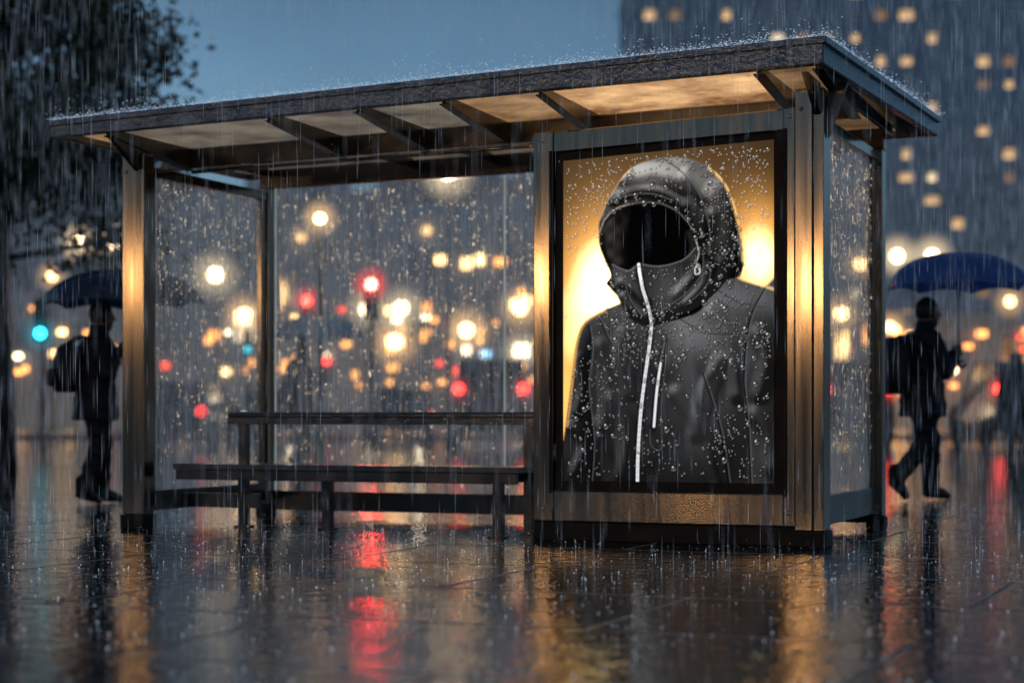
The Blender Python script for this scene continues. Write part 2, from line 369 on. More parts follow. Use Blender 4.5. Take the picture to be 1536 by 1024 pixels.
def rafter(x,w=.03,deep=.0):
    m=MB(); y0,y1=-.425,.6
    zA=zb(x,y0); zB=zb(x,y1)
    m.hexa([(x-w/2,y0,zA-.005),(x+w/2,y0,zA-.005),(x+w/2,y1,zB-.10-deep),(x-w/2,y1,zB-.10-deep),
            (x-w/2,y0,zA+.043),(x+w/2,y0,zA+.043),(x+w/2,y1,zB+.043),(x-w/2,y1,zB+.043)])
    m.hexa([(x-w/2-.02,y0,zA-.012),(x+w/2+.02,y0,zA-.012),(x+w/2+.02,y1,zB-.108-deep),(x-w/2-.02,y1,zB-.108-deep),
            (x-w/2-.02,y0,zA-.004),(x+w/2+.02,y0,zA-.004),(x+w/2+.02,y1,zB-.099-deep),(x-w/2-.02,y1,zB-.099-deep)])
    m.hexa([(x-w/2,.6,zb(x,.6)-.05),(x+w/2,.6,zb(x,.6)-.05),(x+w/2,1.72,zb(x,1.72)-.02),(x-w/2,1.72,zb(x,1.72)-.02),
            (x-w/2,.6,zb(x,.6)+.043),(x+w/2,.6,zb(x,.6)+.043),(x+w/2,1.72,zb(x,1.72)+.043),(x-w/2,1.72,zb(x,1.72)+.043)])
    return m.obj("rafter",[M_dark],roof,bevel=.003)
for x in raf: rafter(x,.03,.01)
def beam(name,x0,x1,y0,y1,d0,d1,mat,par):
    m=MB()
    P=[(x0,y0),(x1,y0),(x1,y1),(x0,y1)]
    m.hexa([(x,y,zb(x,y)-d0) for x,y in P]+[(x,y,zb(x,y)+d1) for x,y in P]); return m.obj(name,[mat],par,bevel=.004)
beam("longitudinal_beam",-5.0,.1,.602,.678,.095,.041,M_dark,roof)
beam("back_beam",-4.83,.07,1.73,1.80,.11,.035,M_dark,roof)
pp=MB(); pp.tube([(-4.7,.55,zb(-4.7,.55)-.135),(-.15,.55,zb(-.15,.55)-.135)],.014,10); pp.obj("conduit",[M_steel],roof)
for x,w_ in ((.035,.02),(-4.75,.02)):
    g=MB(); g.add([(x-w_,-.40,zb(x,-.4)-.014),(x+w_,-.40,zb(x,-.4)-.014),(x-w_,-.08,zb(x,0)-.014),(x+w_,-.08,zb(x,0)-.014),(x-w_,-.08,zb(x,0)-.20),(x+w_,-.08,zb(x,0)-.20)],
          [(0,2,4),(1,5,3),(0,1,3,2),(0,4,5,1),(2,3,5,4)]); g.obj("gusset",[M_dark],roof)
g=MB(); g.add([(.08,0,zb(.1,0)-.006),(.08,.04,zb(.1,0)-.006),(.08,0,2.45),(.08,.04,2.45),(.2,0,zb(.2,0)-.006),(.2,.04,zb(.2,0)-.006)],[(0,2,4),(1,5,3),(0,1,3,2),(2,3,5,4),(0,4,5,1)])
g.obj("gusset",[M_dark],roof)

def bolts(P,pts,y,r=.013):
    for (x,z) in pts:
        bo=MB(); bo.tube([(0,-.006,0),(0,.006,0)],r,10); o=bo.obj("bolt",[M_bolt],P); o.location=(x,y,z)
def post(x0,x1,y0,y1,z1,mat=M_steel,groove=True):
    P=empty("post",((x0+x1)/2,(y0+y1)/2,0),0,parent=SH); cx,cy=(x0+x1)/2,(y0+y1)/2
    m=MB(); a,b,c,d=x0-cx,x1-cx,y0-cy,y1-cy
    if groove:
        s=a+(b-a)*.62
        m.box(a,s-.004,c,d,.1,z1); m.box(s+.004,b,c,d,.1,z1); m.box(s-.004,s+.004,c+.012,d-.012,.1,z1,1)
    else: m.box(a,b,c,d,.1,z1)
    m.obj("column",[mat,M_black],P,bevel=.006)
    f=MB(); f.box(a-.012,b+.012,c-.012,d+.012,0,.098); f.obj("base_shoe",[M_black],P,bevel=.006)
    bolts(P,[(a+.035,z1-.12),(b-.035,z1-.12)],c-.002)
    return P
post(-4.877,-4.70,-.07,.06,2.60,groove=False)
post(-.102,.073,-.075,.10,2.74)
post(-4.83,-4.735,1.70,1.80,2.56,groove=False)
post(-.03,.07,1.68,1.80,2.60,groove=False)
m=MB(); m.box(-4.82,-4.73,-.04,.05,2.602,2.69); m.obj("post_bracket",[M_dark],SH,bevel=.004)

def glass_panel(name,axis,c,a0,a1,z0,z1,par):
    if axis=='x': V=[(c,a0,z0),(c,a1,z0),(c,a1,z1),(c,a0,z1)]
    else: V=[(a0,c,z0),(a1,c,z0),(a1,c,z1),(a0,c,z1)]
    return link(bpy.data.objects.new(name,mesh_np(name,V,[(0,1,2,3)],M_glass)),parent=par)
def rail(name,x0,x1,y0,y1,z0,z1,mat=M_steel,par=SH): 
    m=MB(); m.box(x0,x1,y0,y1,z0,z1); return m.obj(name,[mat],par,bevel=.004)
def side(x,ztop,zlow,nm):
    S=empty(nm,(x,0,0),0,parent=SH)
    for nm2,bx_ in (("top_rail",(-.03,.03,.064 if x<-1 else .102,1.678,ztop-.07,ztop)),("lower_rail",(-.03,.03,.064 if x<-1 else .102,1.678,.12,zlow)),("stile",(-.022,.022,.104,.15,zlow,ztop-.07)),("stile",(-.022,.022,1.62,1.676,zlow,ztop-.07))):
        rail(nm2,*bx_,M_steel if 'low' not in nm2 else M_dark,S)
    rail("pane_edge",-.008,.008,.152,.165,zlow+.002,ztop-.072,M_edge,S)
    return S,glass_panel("glass_pane",'x',0,.167,1.62,zlow,ztop-.07,S)
SL,gL=side(-4.77,2.53,.26,"side_panel"); SR,gR=side(.0,2.60,.30,"side_panel")
BW=empty("back_wall",(0,1.766,0),0,parent=SH)
m=MB(); m.box(-4.73,-.035,-.03,.03,.05,.20); m.obj("lower_rail",[M_dark],BW,bevel=.004)
rail("pane_edge",-2.764,-2.752,-.009,.009,.2,2.57,M_edge,BW); rail("pane_edge",-4.71,-4.70,-.008,.008,.2,2.57,M_edge,BW)
g1=glass_panel("glass_pane",'y',0,-4.70,-2.766,.202,2.56,BW); g2=glass_panel("glass_pane",'y',0,-2.750,-.04,.202,2.58,BW)

# advert panel (header slopes gently with the roof)
AD=empty("advertising_panel",(-.95,0,0),0,parent=SH); ax=.95
def hz(x): return 2.445+.055*(x+1.66)/1.48      # underside of header
m=MB()
def trap(x0,x1,y0,y1,za0,za1,zb0,zb1): m.hexa([(x0+ax,y0,za0),(x1+ax,y0,za1),(x1+ax,y1,za1),(x0+ax,y1,za0),(x0+ax,y0,zb0),(x1+ax,y0,zb1),(x1+ax,y1,zb1),(x0+ax,y1,zb0)])
trap(-1.796,-1.662,-.06,.10,.12,.12,hz(-1.796)+.135,hz(-1.662)+.135)
trap(-.178,-.104,-.06,.10,.12,.12,hz(-.178)+.135,hz(-.104)+.135)
m.box(-1.662+ax,-.178+ax,-.055,.10,.12,.315)
trap(-1.662,-.178,-.055,.10,hz(-1.662),hz(-.178),hz(-1.662)+.13,hz(-.178)+.13)
m.obj("frame",[M_steel],AD,bevel=.008)
m=MB(); trap(-1.658,-.182,-.028,.09,.317,.317,hz(-1.658)-.002,hz(-.182)-.002); m.obj("backing_board",[M_black],AD)
m=MB(); m.box(-1.80+ax,-.09+ax,-.035,.08,0,.118); m.obj("plinth",[M_black],AD,bevel=.005)
for xx in (-1.675,-.165):
    m=MB(); m.box(xx-.010+ax,xx+.010+ax,-.072,-.061,.30,hz(xx)+.01); m.obj("frame_trim",[M_black],AD)
bolts(AD,[(-1.73+ax,.2),(-.14+ax,.2),(-1.73+ax,2.52),(-.14+ax,2.58)],-.062,.012)

# ---- artwork painted procedurally per vertex
W,H=330,500
u=np.linspace(0,1,W)[None,:].repeat(H,0); v=np.linspace(0,1,H)[:,None].repeat(W,1)
top=243-33*u; X=848+315*u; Y=top+v*(723-top)
def spl(pts,closed=True,n=8):
    P=np.array(pts,float); out=[]; K=len(P)
    for i in range(K if closed else K-1):
        if closed: p0,p1,p2,p3=P[i-1],P[i],P[(i+1)%K],P[(i+2)%K]
        else: p0,p1,p2,p3=P[max(i-1,0)],P[i],P[i+1],P[min(i+2,K-1)]
        for t in np.linspace(0,1,n,endpoint=False):
            out.append(.5*((2*p1)+(-p0+p2)*t+(2*p0-5*p1+4*p2-p3)*t*t+(-p0+3*p1-3*p2+p3)*t**3))
    if not closed: out.append(P[-1])
    return np.array(out)
def blur(a,r,it=2):
    r=int(r)
    for _ in range(it):
        for axis in (0,1):
            pad=[(0,0),(0,0)]; pad[axis]=(r+1,r)
            b=np.pad(a,pad,mode='edge'); c=np.cumsum(b,axis)
            if axis==0: a=(c[2*r+1:]-c[:-2*r-1])/(2*r+1)
            else: a=(c[:,2*r+1:]-c[:,:-2*r-1])/(2*r+1)
    return a
def poly(pts,smooth=True):
    P=spl(pts) if smooth else np.array(pts,float)
    ins=np.zeros(X.shape,bool); j=len(P)-1
    for i in range(len(P)):
        xi,yi=P[i]; xj,yj=P[j]
        if abs(yi-yj)>1e-9:
            c=((yi>Y)!=(yj>Y))&(X<(xj-xi)*(Y-yi)/(yj-yi)+xi); ins^=c
        j=i
    return blur(ins.astype(float),1,1)
def stroke(pts,wd,soft=1.0,smooth=True):
    P=spl(pts,False) if smooth else np.array(pts,float); D=np.full(X.shape,1e9)
    for i in range(len(P)-1):
        a,b=P[i],P[i+1]; d=b-a; l=max((d**2).sum(),1e-9)
        t=np.clip(((X-a[0])*d[0]+(Y-a[1])*d[1])/l,0,1)
        D=np.minimum(D,np.hypot(X-a[0]-t*d[0],Y-a[1]-t*d[1]))
    return np.clip((wd/2+soft-D)/soft,0,1)
def vnoise(sx,sy,seed):
    r=np.random.default_rng(seed); g=r.random((sy+2,sx+2))
    xx=u*sx; yy=v*sy; xi=xx.astype(int); yi=yy.astype(int); fx=xx-xi; fy=yy-yi
    fx=fx*fx*(3-2*fx); fy=fy*fy*(3-2*fy)
    return (g[yi,xi]*(1-fx)+g[yi,xi+1]*fx)*(1-fy)+(g[yi+1,xi]*(1-fx)+g[yi+1,xi+1]*fx)*fy
def C(*c): return np.array(c)[None,None,:]
def gs(x,y,sx,sy): return np.exp(-(((X-x)/sx)**2+((Y-y)/sy)**2))
glow=gs(912,428,55,85)*1.0+gs(1142,388,42,70)*.85+.50*gs(858,525,36,95)+.17*gs(1010,395,180,135)
glow=glow*(.95+.10*vnoise(9,14,3))
base=.016+.014*vnoise(3,4,5)
img=C(1,.70,.40)*(base[...,None])+C(1.0,.46,.11)*(glow[...,None]*1.5)+C(1.6,1.35,.62)*((np.clip(glow-.50,0,9)**1.4)[...,None]*3.4)
vig=np.clip((Y-650)/90,0,1)[...,None]; img=img*(1-.7*vig)+C(1.0,.45,.10)*gs(853,640,12,75)[...,None]
def over(mask,col): 
    global img
    img=img*(1-mask[...,None])+col*mask[...,None]
def shade(mask,r,amb,key,kd=(-.5,-.75),rim=0,seed=1,fold=.4,sx=5,sy=7,pw=1.8,folds=()):
    I=blur(mask,r,3); hgt=np.sqrt(np.clip(I,0,1))*r*2.0
    hgt=hgt+(vnoise(sx,sy,seed)+.35*vnoise(sx*2,sy*2,seed+1))*r*fold
    for pts,wd,a in folds: hgt=hgt+a*blur(stroke(pts,wd,wd),max(1,int(wd/3)),2)
    gy,gx=np.gradient(blur(hgt,2)); nrm=np.sqrt(gx**2+gy**2+.55)
    nx,ny,nzz=-gx/nrm,-gy/nrm,.74/nrm
    k=np.clip(nx*kd[0]+ny*kd[1]+nzz*.28,0,1)
    return amb+key*k**pw+key*1.8*np.clip(k-.45,0,1)**2+rim*np.clip(nx*.9-.15,0,1)**2
body=poly([(940,455),(908,468),(880,486),(868,515),(861,570),(853,640),(846,680),(838,740),(1180,740),(1180,436),(1150,430),(1118,420),(1080,412),(1000,440)],True)
larm=poly([(884,486),(870,515),(860,575),(850,650),(840,740),(888,740),(894,660),(886,580),(892,525)])
rarm=poly([(1150,430),(1128,480),(1120,560),(1126,640),(1130,740),(1190,740),(1190,432)])
hood=poly([(903,347),(905,328),(914,308),(925,288),(938,268),(956,251),(982,241),(1012,237),(1042,240),(1070,252),(1092,274),(1106,306),(1115,345),(1120,388),(1114,414),(1096,420),(1074,440),(1050,470),(985,487),(950,478),(936,452),(922,436),(914,426),(921,414),(912,392),(904,370)])
hole=poly([(907,352),(913,334),(928,319),(950,310),(976,306),(1002,310),(1024,323),(1041,343),(1050,367),(1049,386),(1036,400),(1012,405),(986,402),(964,398),(946,407),(930,405),(917,388)])
collar=poly([(924,398),(933,403),(948,407),(964,396),(988,400),(1012,397),(1034,388),(1049,372),(1062,376),(1080,400),(1096,414),(1076,442),(1042,466),(986,490),(956,482),(938,460),(929,434)])
gray=C(.97,.98,1.02)
bf=[([(1000,485),(1040,530),(1060,600)],12,12),([(925,600),(945,650),(940,715)],10,12),([(905,520),(918,570),(912,640)],9,10),([(1075,470),(1104,520),(1112,590)],10,13),([(895,640),(918,690),(925,723)],9,10),([(1020,590),(1060,650),(1085,723)],9,8),([(940,500),(935,540),(950,590)],8,9),([(1085,540),(1062,590),(1050,650)],9,9)]
s=shade(body,26,.006,.085,seed=21,fold=.3,rim=.02,folds=bf)
s=s*(.5+.6*np.clip((X-880)/140,0,1)-.25*np.clip((X-1110)/60,0,1))*(1.05-.5*np.clip((Y-590)/130,0,1))
s=s+(.07*gs(1045,496,62,40)+.05*gs(1100,446,50,18))*(.5+vnoise(7,12,14))+.012*gs(1045,620,30,60)+.012*gs(930,560,24,110)
over(body,gray*s[...,None])
s=shade(larm,13,.004,.055,seed=31,fold=.6,sx=3,sy=9,folds=[([(870,540),(880,580),(868,620)],7,8),([(862,640),(880,670),(866,710)],7,8)]); over(larm,gray*s[...,None])
s=shade(rarm,15,.006,.065,seed=41,fold=.6,sx=3,sy=9,folds=[([(1138,500),(1152,540),(1142,590)],9,10),([(1134,620),(1155,650),(1160,700)],9,10)])+.035*gs(1155,452,22,22); over(blur(rarm,2),gray*s[...,None])
over(stroke([(912,466),(882,484),(869,512),(862,565),(853,640)],1.5,4)*.65*body,C(.75,.40,.11))
over(stroke([(1118,419),(1146,428),(1166,434)],1.5,3)*.65*body,C(.9,.55,.2))
for pts in ([(1150,432),(1128,480),(1120,560),(1126,640),(1130,730)],[(888,490),(892,525),(886,580),(894,660),(890,730)],[(1075,430),(1110,452),(1150,462)],[(905,480),(925,520),(960,545)],[(1060,560),(1085,640),(1098,723)],[(1020,475),(1070,500),(1126,500)]):
    over(stroke(pts,1.1,1.3)*.85,C(.0012,.0012,.0015)); 
    over(stroke([(a+2.5,b+1) for a,b in pts],.6,1.3)*.35*body,C(.12,.12,.125))
hf=[([(1078,290),(1093,345),(1090,405)],12,13),([(1066,395),(1078,365),(1070,325)],9,10),([(945,270),(985,262),(1030,276)],10,10),([(1035,262),(1064,300),(1076,340)],8,8),([(1085,395),(1072,425),(1050,450)],8,9),([(925,300),(960,286),(1000,290),(1030,310)],7,6)]
s=shade(hood,20,.007,.22,kd=(-.25,-.95),seed=51,fold=.4,sx=6,sy=10,pw=1.9,folds=hf)
s=s*(.14+1.05*np.clip((385-Y)/140,0,1)**1.3)+.08*gs(980,266,42,13)*(.4+vnoise(16,30,15))+.05*gs(1050,268,25,15)+.02*gs(1090,350,12,45)
over(hood,C(1,.95,.90)*s[...,None])
over(stroke([(1070,252),(1092,274),(1106,308),(1116,350),(1120,390)],1.8,4)*.75*hood,C(1.1,.62,.20))
over(stroke([(904,330),(914,306),(930,278),(952,254)],1,2.5)*.6*hood,C(.75,.5,.22))
for pts in ([(1000,238),(1032,262),(1058,300),(1070,345),(1070,385)],[(917,309),(946,297),(984,294),(1016,304)]):
    over(stroke(pts,.9,1.3)*.7*hood,C(.002,.002,.002)); over(stroke([(a-.5,b-2.5) for a,b in pts],.6,1.4)*.3*hood,C(.2,.19,.18))
over(np.clip(blur(hole,3)*1.2,0,1)*.7*hood,C(.003,.003,.003)*np.ones_like(img)); over(hole,C(.0008,.0008,.001)*np.ones_like(img))
inn=blur(poly([(908,354),(915,336),(930,321),(954,312),(950,338),(946,366),(948,396),(944,405),(930,402),(918,388)]),2)
over(inn*.9*hole,C(.034,.030,.026)*((.25+np.clip(vnoise(26,40,77)*1.5-.4,0,1))*np.clip((955-X)/40,0,1))[...,None])
over(stroke([(1040,350),(1045,370),(1040,390)],3,5)*hole*.7,C(.016,.015,.014))
over(stroke([(905,352),(911,334),(926,317),(949,308),(976,304),(1003,308),(1026,321),(1043,342)],.8,1.0)*.6,C(.13,.12,.11))
over(stroke([(904,350),(911,332),(926,316),(949,307)],.7,1.0)*.6,C(.42,.33,.20))
cf=[([(938,425),(958,438),(974,452)],6,7),([(1050,392),(1046,415),(1022,442)],7,8),([(1068,400),(1058,430),(1035,455)],7,8),([(940,445),(955,465),(975,478)],5,6)]
s=shade(collar,9,.006,.12,seed=61,fold=.35,sx=5,sy=12,folds=cf)*(.2+.9*np.clip((Y-396)/24,0,1))+.025*gs(1008,430,22,24); over(collar,gray*s[...,None])
over(stroke([(924,398),(948,407),(964,396)],1.0,1.0)*.6,C(.16,.155,.15)); over(stroke([(964,396),(988,400),(1012,397),(1034,388),(1049,372)],1.0,1.0)*.55,C(.16,.155,.15))
for pts in ([(1060,378),(1058,412),(1034,444),(990,474)],[(1072,398),(1066,430),(1037,459)],[(942,418),(950,450),(970,478)],[(996,404),(1000,440),(992,478)]):
    over(stroke(pts,1.0,1.4)*.75,C(.001,.001,.001)); over(stroke([(a,b-2.5) for a,b in pts],.7,1.5)*.35,C(.13,.128,.125))
over(stroke([(1050,362),(1054,380),(1050,395),(1054,404)],1.2,1),C(.30,.29,.27)); over(stroke([(1048,402),(1054,398),(1055,409),(1049,411),(1048,402)],1.3,1),C(.5,.48,.45))
zp=[(964,398),(969,430),(977,456),(983,484),(980,520),(973,570),(967,620),(963,680),(962,730)]
over(stroke(zp,8,3)*.85,C(.003,.003,.003))
teeth=.8+.4*(np.sin(Y*2.4)>0)
over(stroke(zp,3.4,1.1),C(.66,.67,.69)*teeth[...,None]); over(stroke(zp,.6,.8)*.5,C(.14,.14,.14))
over(stroke([(964,397),(965,410),(969,424)],2.8,1),C(.85,.83,.76))
over(stroke([(1004,512),(998,545),(990,600),(985,645)],9,3)*.55,C(.004,.004,.005))
over(stroke([(997,545),(991,590),(987,640)],2.6,1),C(.62,.62,.63))
over(stroke([(1006,515),(1003,560),(998,610),(998,672),(983,668),(981,645)],.6,1)*.6,C(.07,.07,.072))
over(stroke([(1003,513),(996,545)],1.0,1)*.5,C(.16,.16,.16))
jk=np.clip(body+hood,0,1)*(1-hole)
def drops(n,rmin,rmax,on,seed,bright,dark=.55):
    global img
    r_=np.random.default_rng(seed); done=0; tries=0
    while done<n and tries<n*12:
        tries+=1
        ix=r_.integers(5,W-6); iy=r_.integers(5,H-7)
        if r_.random()>on[iy,ix]: continue
        r=rmin+(rmax-rmin)*r_.random()**2.6; R=int(r+3); ey=r_.uniform(.7,1)
        y0,y1,x0,x1=max(0,iy-R),min(H,iy+R+1),max(0,ix-R),min(W,ix+R+1)
        yy,xx=np.mgrid[y0:y1,x0:x1]; dd=np.hypot(xx-ix,(yy-iy)*ey)
        a=np.clip(r+.5-dd,0,1)[...,None]
        sh_=np.clip(r+1.6-np.hypot(xx-ix-.6,(yy-iy-1.0)*ey),0,1)[...,None]
        hl=np.clip(1.15-np.hypot(xx-ix+r*.35,yy-iy+r*.4)/max(.8,r*.45),0,1)[...,None]
        rimb=np.clip(((yy-iy)*.9+(xx-ix)*.4)/max(r,1),0,1)[...,None]*np.clip(dd/max(r,1)-.2,0,1)[...,None]
        loc=img[y0:y1,x0:x1]; loc=loc*(1-dark*sh_)
        img[y0:y1,x0:x1]=loc*(1-a)+a*(loc*.85+.006)+a*(hl*bright*1.6+rimb*bright*.5)*C(1,.97,.92); done+=1
dens=jk*(.10+.90*np.clip(vnoise(8,12,91)*1.6-.4,0,1))*(.4+.6*np.clip(1-(Y-250)/450,0,1))
drops(800,.4,1.3,dens,5,.32); drops(520,1.0,4.2,dens,6,.45)
drops(380,.5,2.6,(1-jk)*(1-hole)*.9*np.clip((470-Y)/200+.25,0.1,1),9,.6,.2)
img=np.clip(img,0,7)
gx=-1.601+ax+u*(1.601-.2414); gtop=2.392+.060*u; gz=gtop-v*(gtop-.378)
Vp=np.stack([gx.ravel(),np.full(W*H,-.034),gz.ravel()],1)
idx=np.arange(W*H).reshape(H,W)
Fp=np.stack([idx[1:,:-1].ravel(),idx[1:,1:].ravel(),idx[:-1,1:].ravel(),idx[:-1,:-1].ravel()],1)
m_,nt,out=newmat("backlit_poster_print")
at=N(nt,'ShaderNodeAttribute'); at.attribute_name="print"; e=N(nt,'ShaderNodeEmission'); e.inputs['Strength'].default_value=1.35
nt.links.new(at.outputs['Color'],e.inputs['Color']); nt.links.new(e.outputs[0],out.inputs['Surface'])
pm=mesh_np("poster",Vp,Fp,m_)
ca=pm.color_attributes.new("print",'FLOAT_COLOR','POINT')
ca.data.foreach_set("color",np.concatenate([img.reshape(-1,3),np.ones((W*H,1))],1).astype(np.float32).ravel())
po=link(bpy.data.objects.new("poster",pm),parent=AD,label="backlit poster of a hooded black rain jacket")

# ---------------------------------------------------------------- bench
def sh2w(x,y,z=0): 
    A=(math.cos(TH),-math.sin(TH)); B=(math.sin(TH),math.cos(TH))
    return (1.816+x*A[0]+y*B[0],11.2+x*A[1]+y*B[1],z)
BN=empty("bench",sh2w(-3.2,.2),-TH,label="dark metal shelter bench with rail backrest, wet",cat="bench")
m=MB()
for i in range(4): m.box(-1.31,1.28,-.20+i*.108,-.20+i*.108+.098,.415,.455)
m.obj("seat",[M_seat],BN,bevel=.005)
m=MB(); m.box(-1.29,1.26,-.195,-.155,.345,.413); m.obj("seat_support",[M_dark],BN,bevel=.003)
m=MB(); m.box(-1.29,1.26,.16,.20,.345,.413); m.obj("seat_support",[M_dark],BN,bevel=.003)
m=MB(); m.tube([(-1.12,.24,.785),(1.42,.24,.785)],.026,12); m.box(-1.12,1.42,.212,.268,.725,.772); m.obj("backrest",[M_seat],BN,bevel=.002)
for (xx,yy,zz) in ((1.13,-.175,.344),(1.18,.235,.724),(-1.0,.235,.724),(-.3,.18,.344)):
    m=MB(); m.box(-.032,.032,-.032,.032,.012,zz); m.box(-.055,.055,-.055,.055,0,.013)
    o=m.obj("leg",[M_dark],BN,bevel=.003); o.location=(xx,yy,0)
m=MB(); m.box(1.11,1.15,-.14,.20,.36,.412); m.obj("cross_bracket",[M_dark],BN,bevel=.003)
rail("lower_rail",-4.63,-4.0,.3,.34,.14,.24,M_dark)

# ---------------------------------------------------------------- template scatters
def ico():
    t=(1+5**.5)/2
    V=np.array([(-1,t,0),(1,t,0),(-1,-t,0),(1,-t,0),(0,-1,t),(0,1,t),(0,-1,-t),(0,1,-t),(t,0,-1),(t,0,1),(-t,0,-1),(-t,0,1)],float); V/=np.linalg.norm(V[0])
    F=[(0,11,5),(0,5,1),(0,1,7),(0,7,10),(0,10,11),(1,5,9),(5,11,4),(11,10,2),(10,7,6),(7,1,8),(3,9,4),(3,4,2),(3,2,6),(3,6,8),(3,8,9),(4,9,5),(2,4,11),(6,2,10),(8,6,7),(9,8,1)]
    V=list(map(tuple,V)); mid={}; F2=[]
    def mp_(a,b):
        k=(min(a,b),max(a,b))
        if k not in mid:
            q=(np.array(V[a])+np.array(V[b])); q/=np.linalg.norm(q); V.append(tuple(q)); mid[k]=len(V)-1
        return mid[k]
    for a,b,c in F:
        x,y,z=mp_(a,b),mp_(b,c),mp_(c,a); F2+=[(a,x,z),(b,y,x),(c,z,y),(x,y,z)]
    return np.array(V),np.array(F2),np.array(V[:12]),np.array(F)
IV2,IF2,IV1,IF1=ico()
def scatter(name,T,F,locs,scl,mat,smooth=True,**k):
    locs=np.asarray(locs); scl=np.asarray(scl); n=len(locs)
    V=(T[None]*scl[:,None,:]+locs[:,None,:]).reshape(-1,3)
    FF=(F[None]+(np.arange(n)*len(T))[:,None,None]).reshape(-1,F.shape[1])
    return link(bpy.data.objects.new(name,mesh_np(name,V,FF,mat,smooth)),**k)
def glassdrops(par,axis,c,a0,a1,z0,z1,n):
    a=rng.uniform(a0,a1,n); z=z0+(z1-z0)*rng.random(n)**.7
    r=.0018+.0048*rng.random(n)**3; run=rng.random(n)<.14; st=1+ run*rng.uniform(6,40,n); r=np.where(run,.0012+.0011*rng.random(n),r)
    if axis=='y': loc=np.stack([a,np.full(n,c),z],1); sc_=np.stack([r,r*.5,r*st],1)
    else: loc=np.stack([np.full(n,c),a,z],1); sc_=np.stack([r*.5,r,r*st],1)
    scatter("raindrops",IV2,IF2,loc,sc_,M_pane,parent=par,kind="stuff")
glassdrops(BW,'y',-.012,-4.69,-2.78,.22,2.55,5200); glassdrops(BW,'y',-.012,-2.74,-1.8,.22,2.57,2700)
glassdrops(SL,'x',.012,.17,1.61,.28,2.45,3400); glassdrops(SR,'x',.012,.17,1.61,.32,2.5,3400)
n=700; xs=np.concatenate([rng.uniform(-4.87,-4.71,160),rng.uniform(-.1,.07,160),rng.uniform(-1.79,-1.67,130),rng.uniform(-1.65,-.19,250)])
ys=np.concatenate([np.full(160,-.071),np.full(160,-.076),np.full(130,-.061),np.full(250,-.056)])
zs=np.concatenate([rng.uniform(.12,2.6,160),rng.uniform(.12,2.7,160),rng.uniform(.14,2.5,130),np.where(rng.random(250)<.6,rng.uniform(.13,.31,250),rng.uniform(2.50,2.57,250))])
r=.0015+.003*rng.random(700)**3
scatter("water_beads",IV1,IF1,np.stack([xs,ys,zs],1),np.stack([r,r*.6,r*1.2],1),M_drop,parent=SH,kind="stuff")
n=6500; tt=rng.random(n); fr=rng.random(n)<.78
xs=np.where(fr,-5.17+5.34*tt,.17+.225*tt); ys=np.where(fr,-.5+.03*rng.normal(0,1,n),-.5+2.5*tt); 
xs=xs+np.where(fr,0,.02*rng.normal(0,1,n))
zz=np.array([zt(a,b) for a,b in zip(xs,ys)])+.012+np.abs(rng.normal(0,.008,n))+rng.exponential(.03,n)*(rng.random(n)<.33)
r=.0012+.0026*rng.random(n)**2.5
scatter("roof_splashes",IV1,IF1,np.stack([xs,ys,zz],1),np.stack([r*1.6,r,r],1),M_splash,parent=roof,kind="stuff")
n=130; xs=rng.uniform(-5.16,.16,n)
zz=np.array([zb(a,-.5) for a in xs])-.004-(rng.random(n)<.4)*rng.exponential(.2,n)
r=.0018+.0016*rng.random(n)
scatter("roof_drips",IV1,IF1,np.stack([xs,np.full(n,-.505),zz],1),np.stack([r,r,r*rng.uniform(1.1,3,n)],1),M_drop,parent=roof,kind="stuff")

# falling rain
TN=np.array([(1,0,-.2),(-.5,.87,-.2),(-.5,-.87,-.2),(0,0,1),(0,0,-1)]); TF=np.array([(0,1,3),(1,2,3),(2,0,3),(1,0,4),(2,1,4),(0,2,4)])
n=60000
P=np.stack([rng.uniform(-9,9,n),rng.uniform(5.5,30,n),rng.uniform(0,8,n)],1)
A=np.array((math.cos(TH),-math.sin(TH))); B=np.array((math.sin(TH),math.cos(TH)))
d=P[:,:2]-np.array((1.816,11.2)); lx=d@A; ly=d@B
keep=~((lx>-5.2)&(lx<.42)&(ly>-.52)&(ly<2.02)&(P[:,2]<2.95))&(np.abs(P[:,0])<.33*P[:,1]+1)
P=P[keep]; n=len(P)
r=rng.uniform(.0005,.0011,n)*(.38+.62*P[:,1]/11); ln=rng.uniform(.05,.16,n)*(.5+.5*P[:,1]/12)
scatter("falling_rain",TN,TF,P,np.stack([r,r,ln],1),M_rain,False,kind="stuff",label="thin streaks of falling rain over the plaza",cat="rain")
n=6500
gxy=np.stack([rng.uniform(-4.8,4.8,n),4.8+12*rng.random(n)**1.0],1)
gz=rng.exponential(.009,n); r=.0010+.0022*rng.random(n)**3
scatter("ground_splashes",IV1,IF1,np.stack([gxy[:,0],gxy[:,1],gz+.002],1),np.stack([r,r,r*rng.uniform(.7,2.5,n)],1),M_splash,kind="stuff",label="tiny raindrop splashes bouncing off the wet paving",cat="rain splashes")

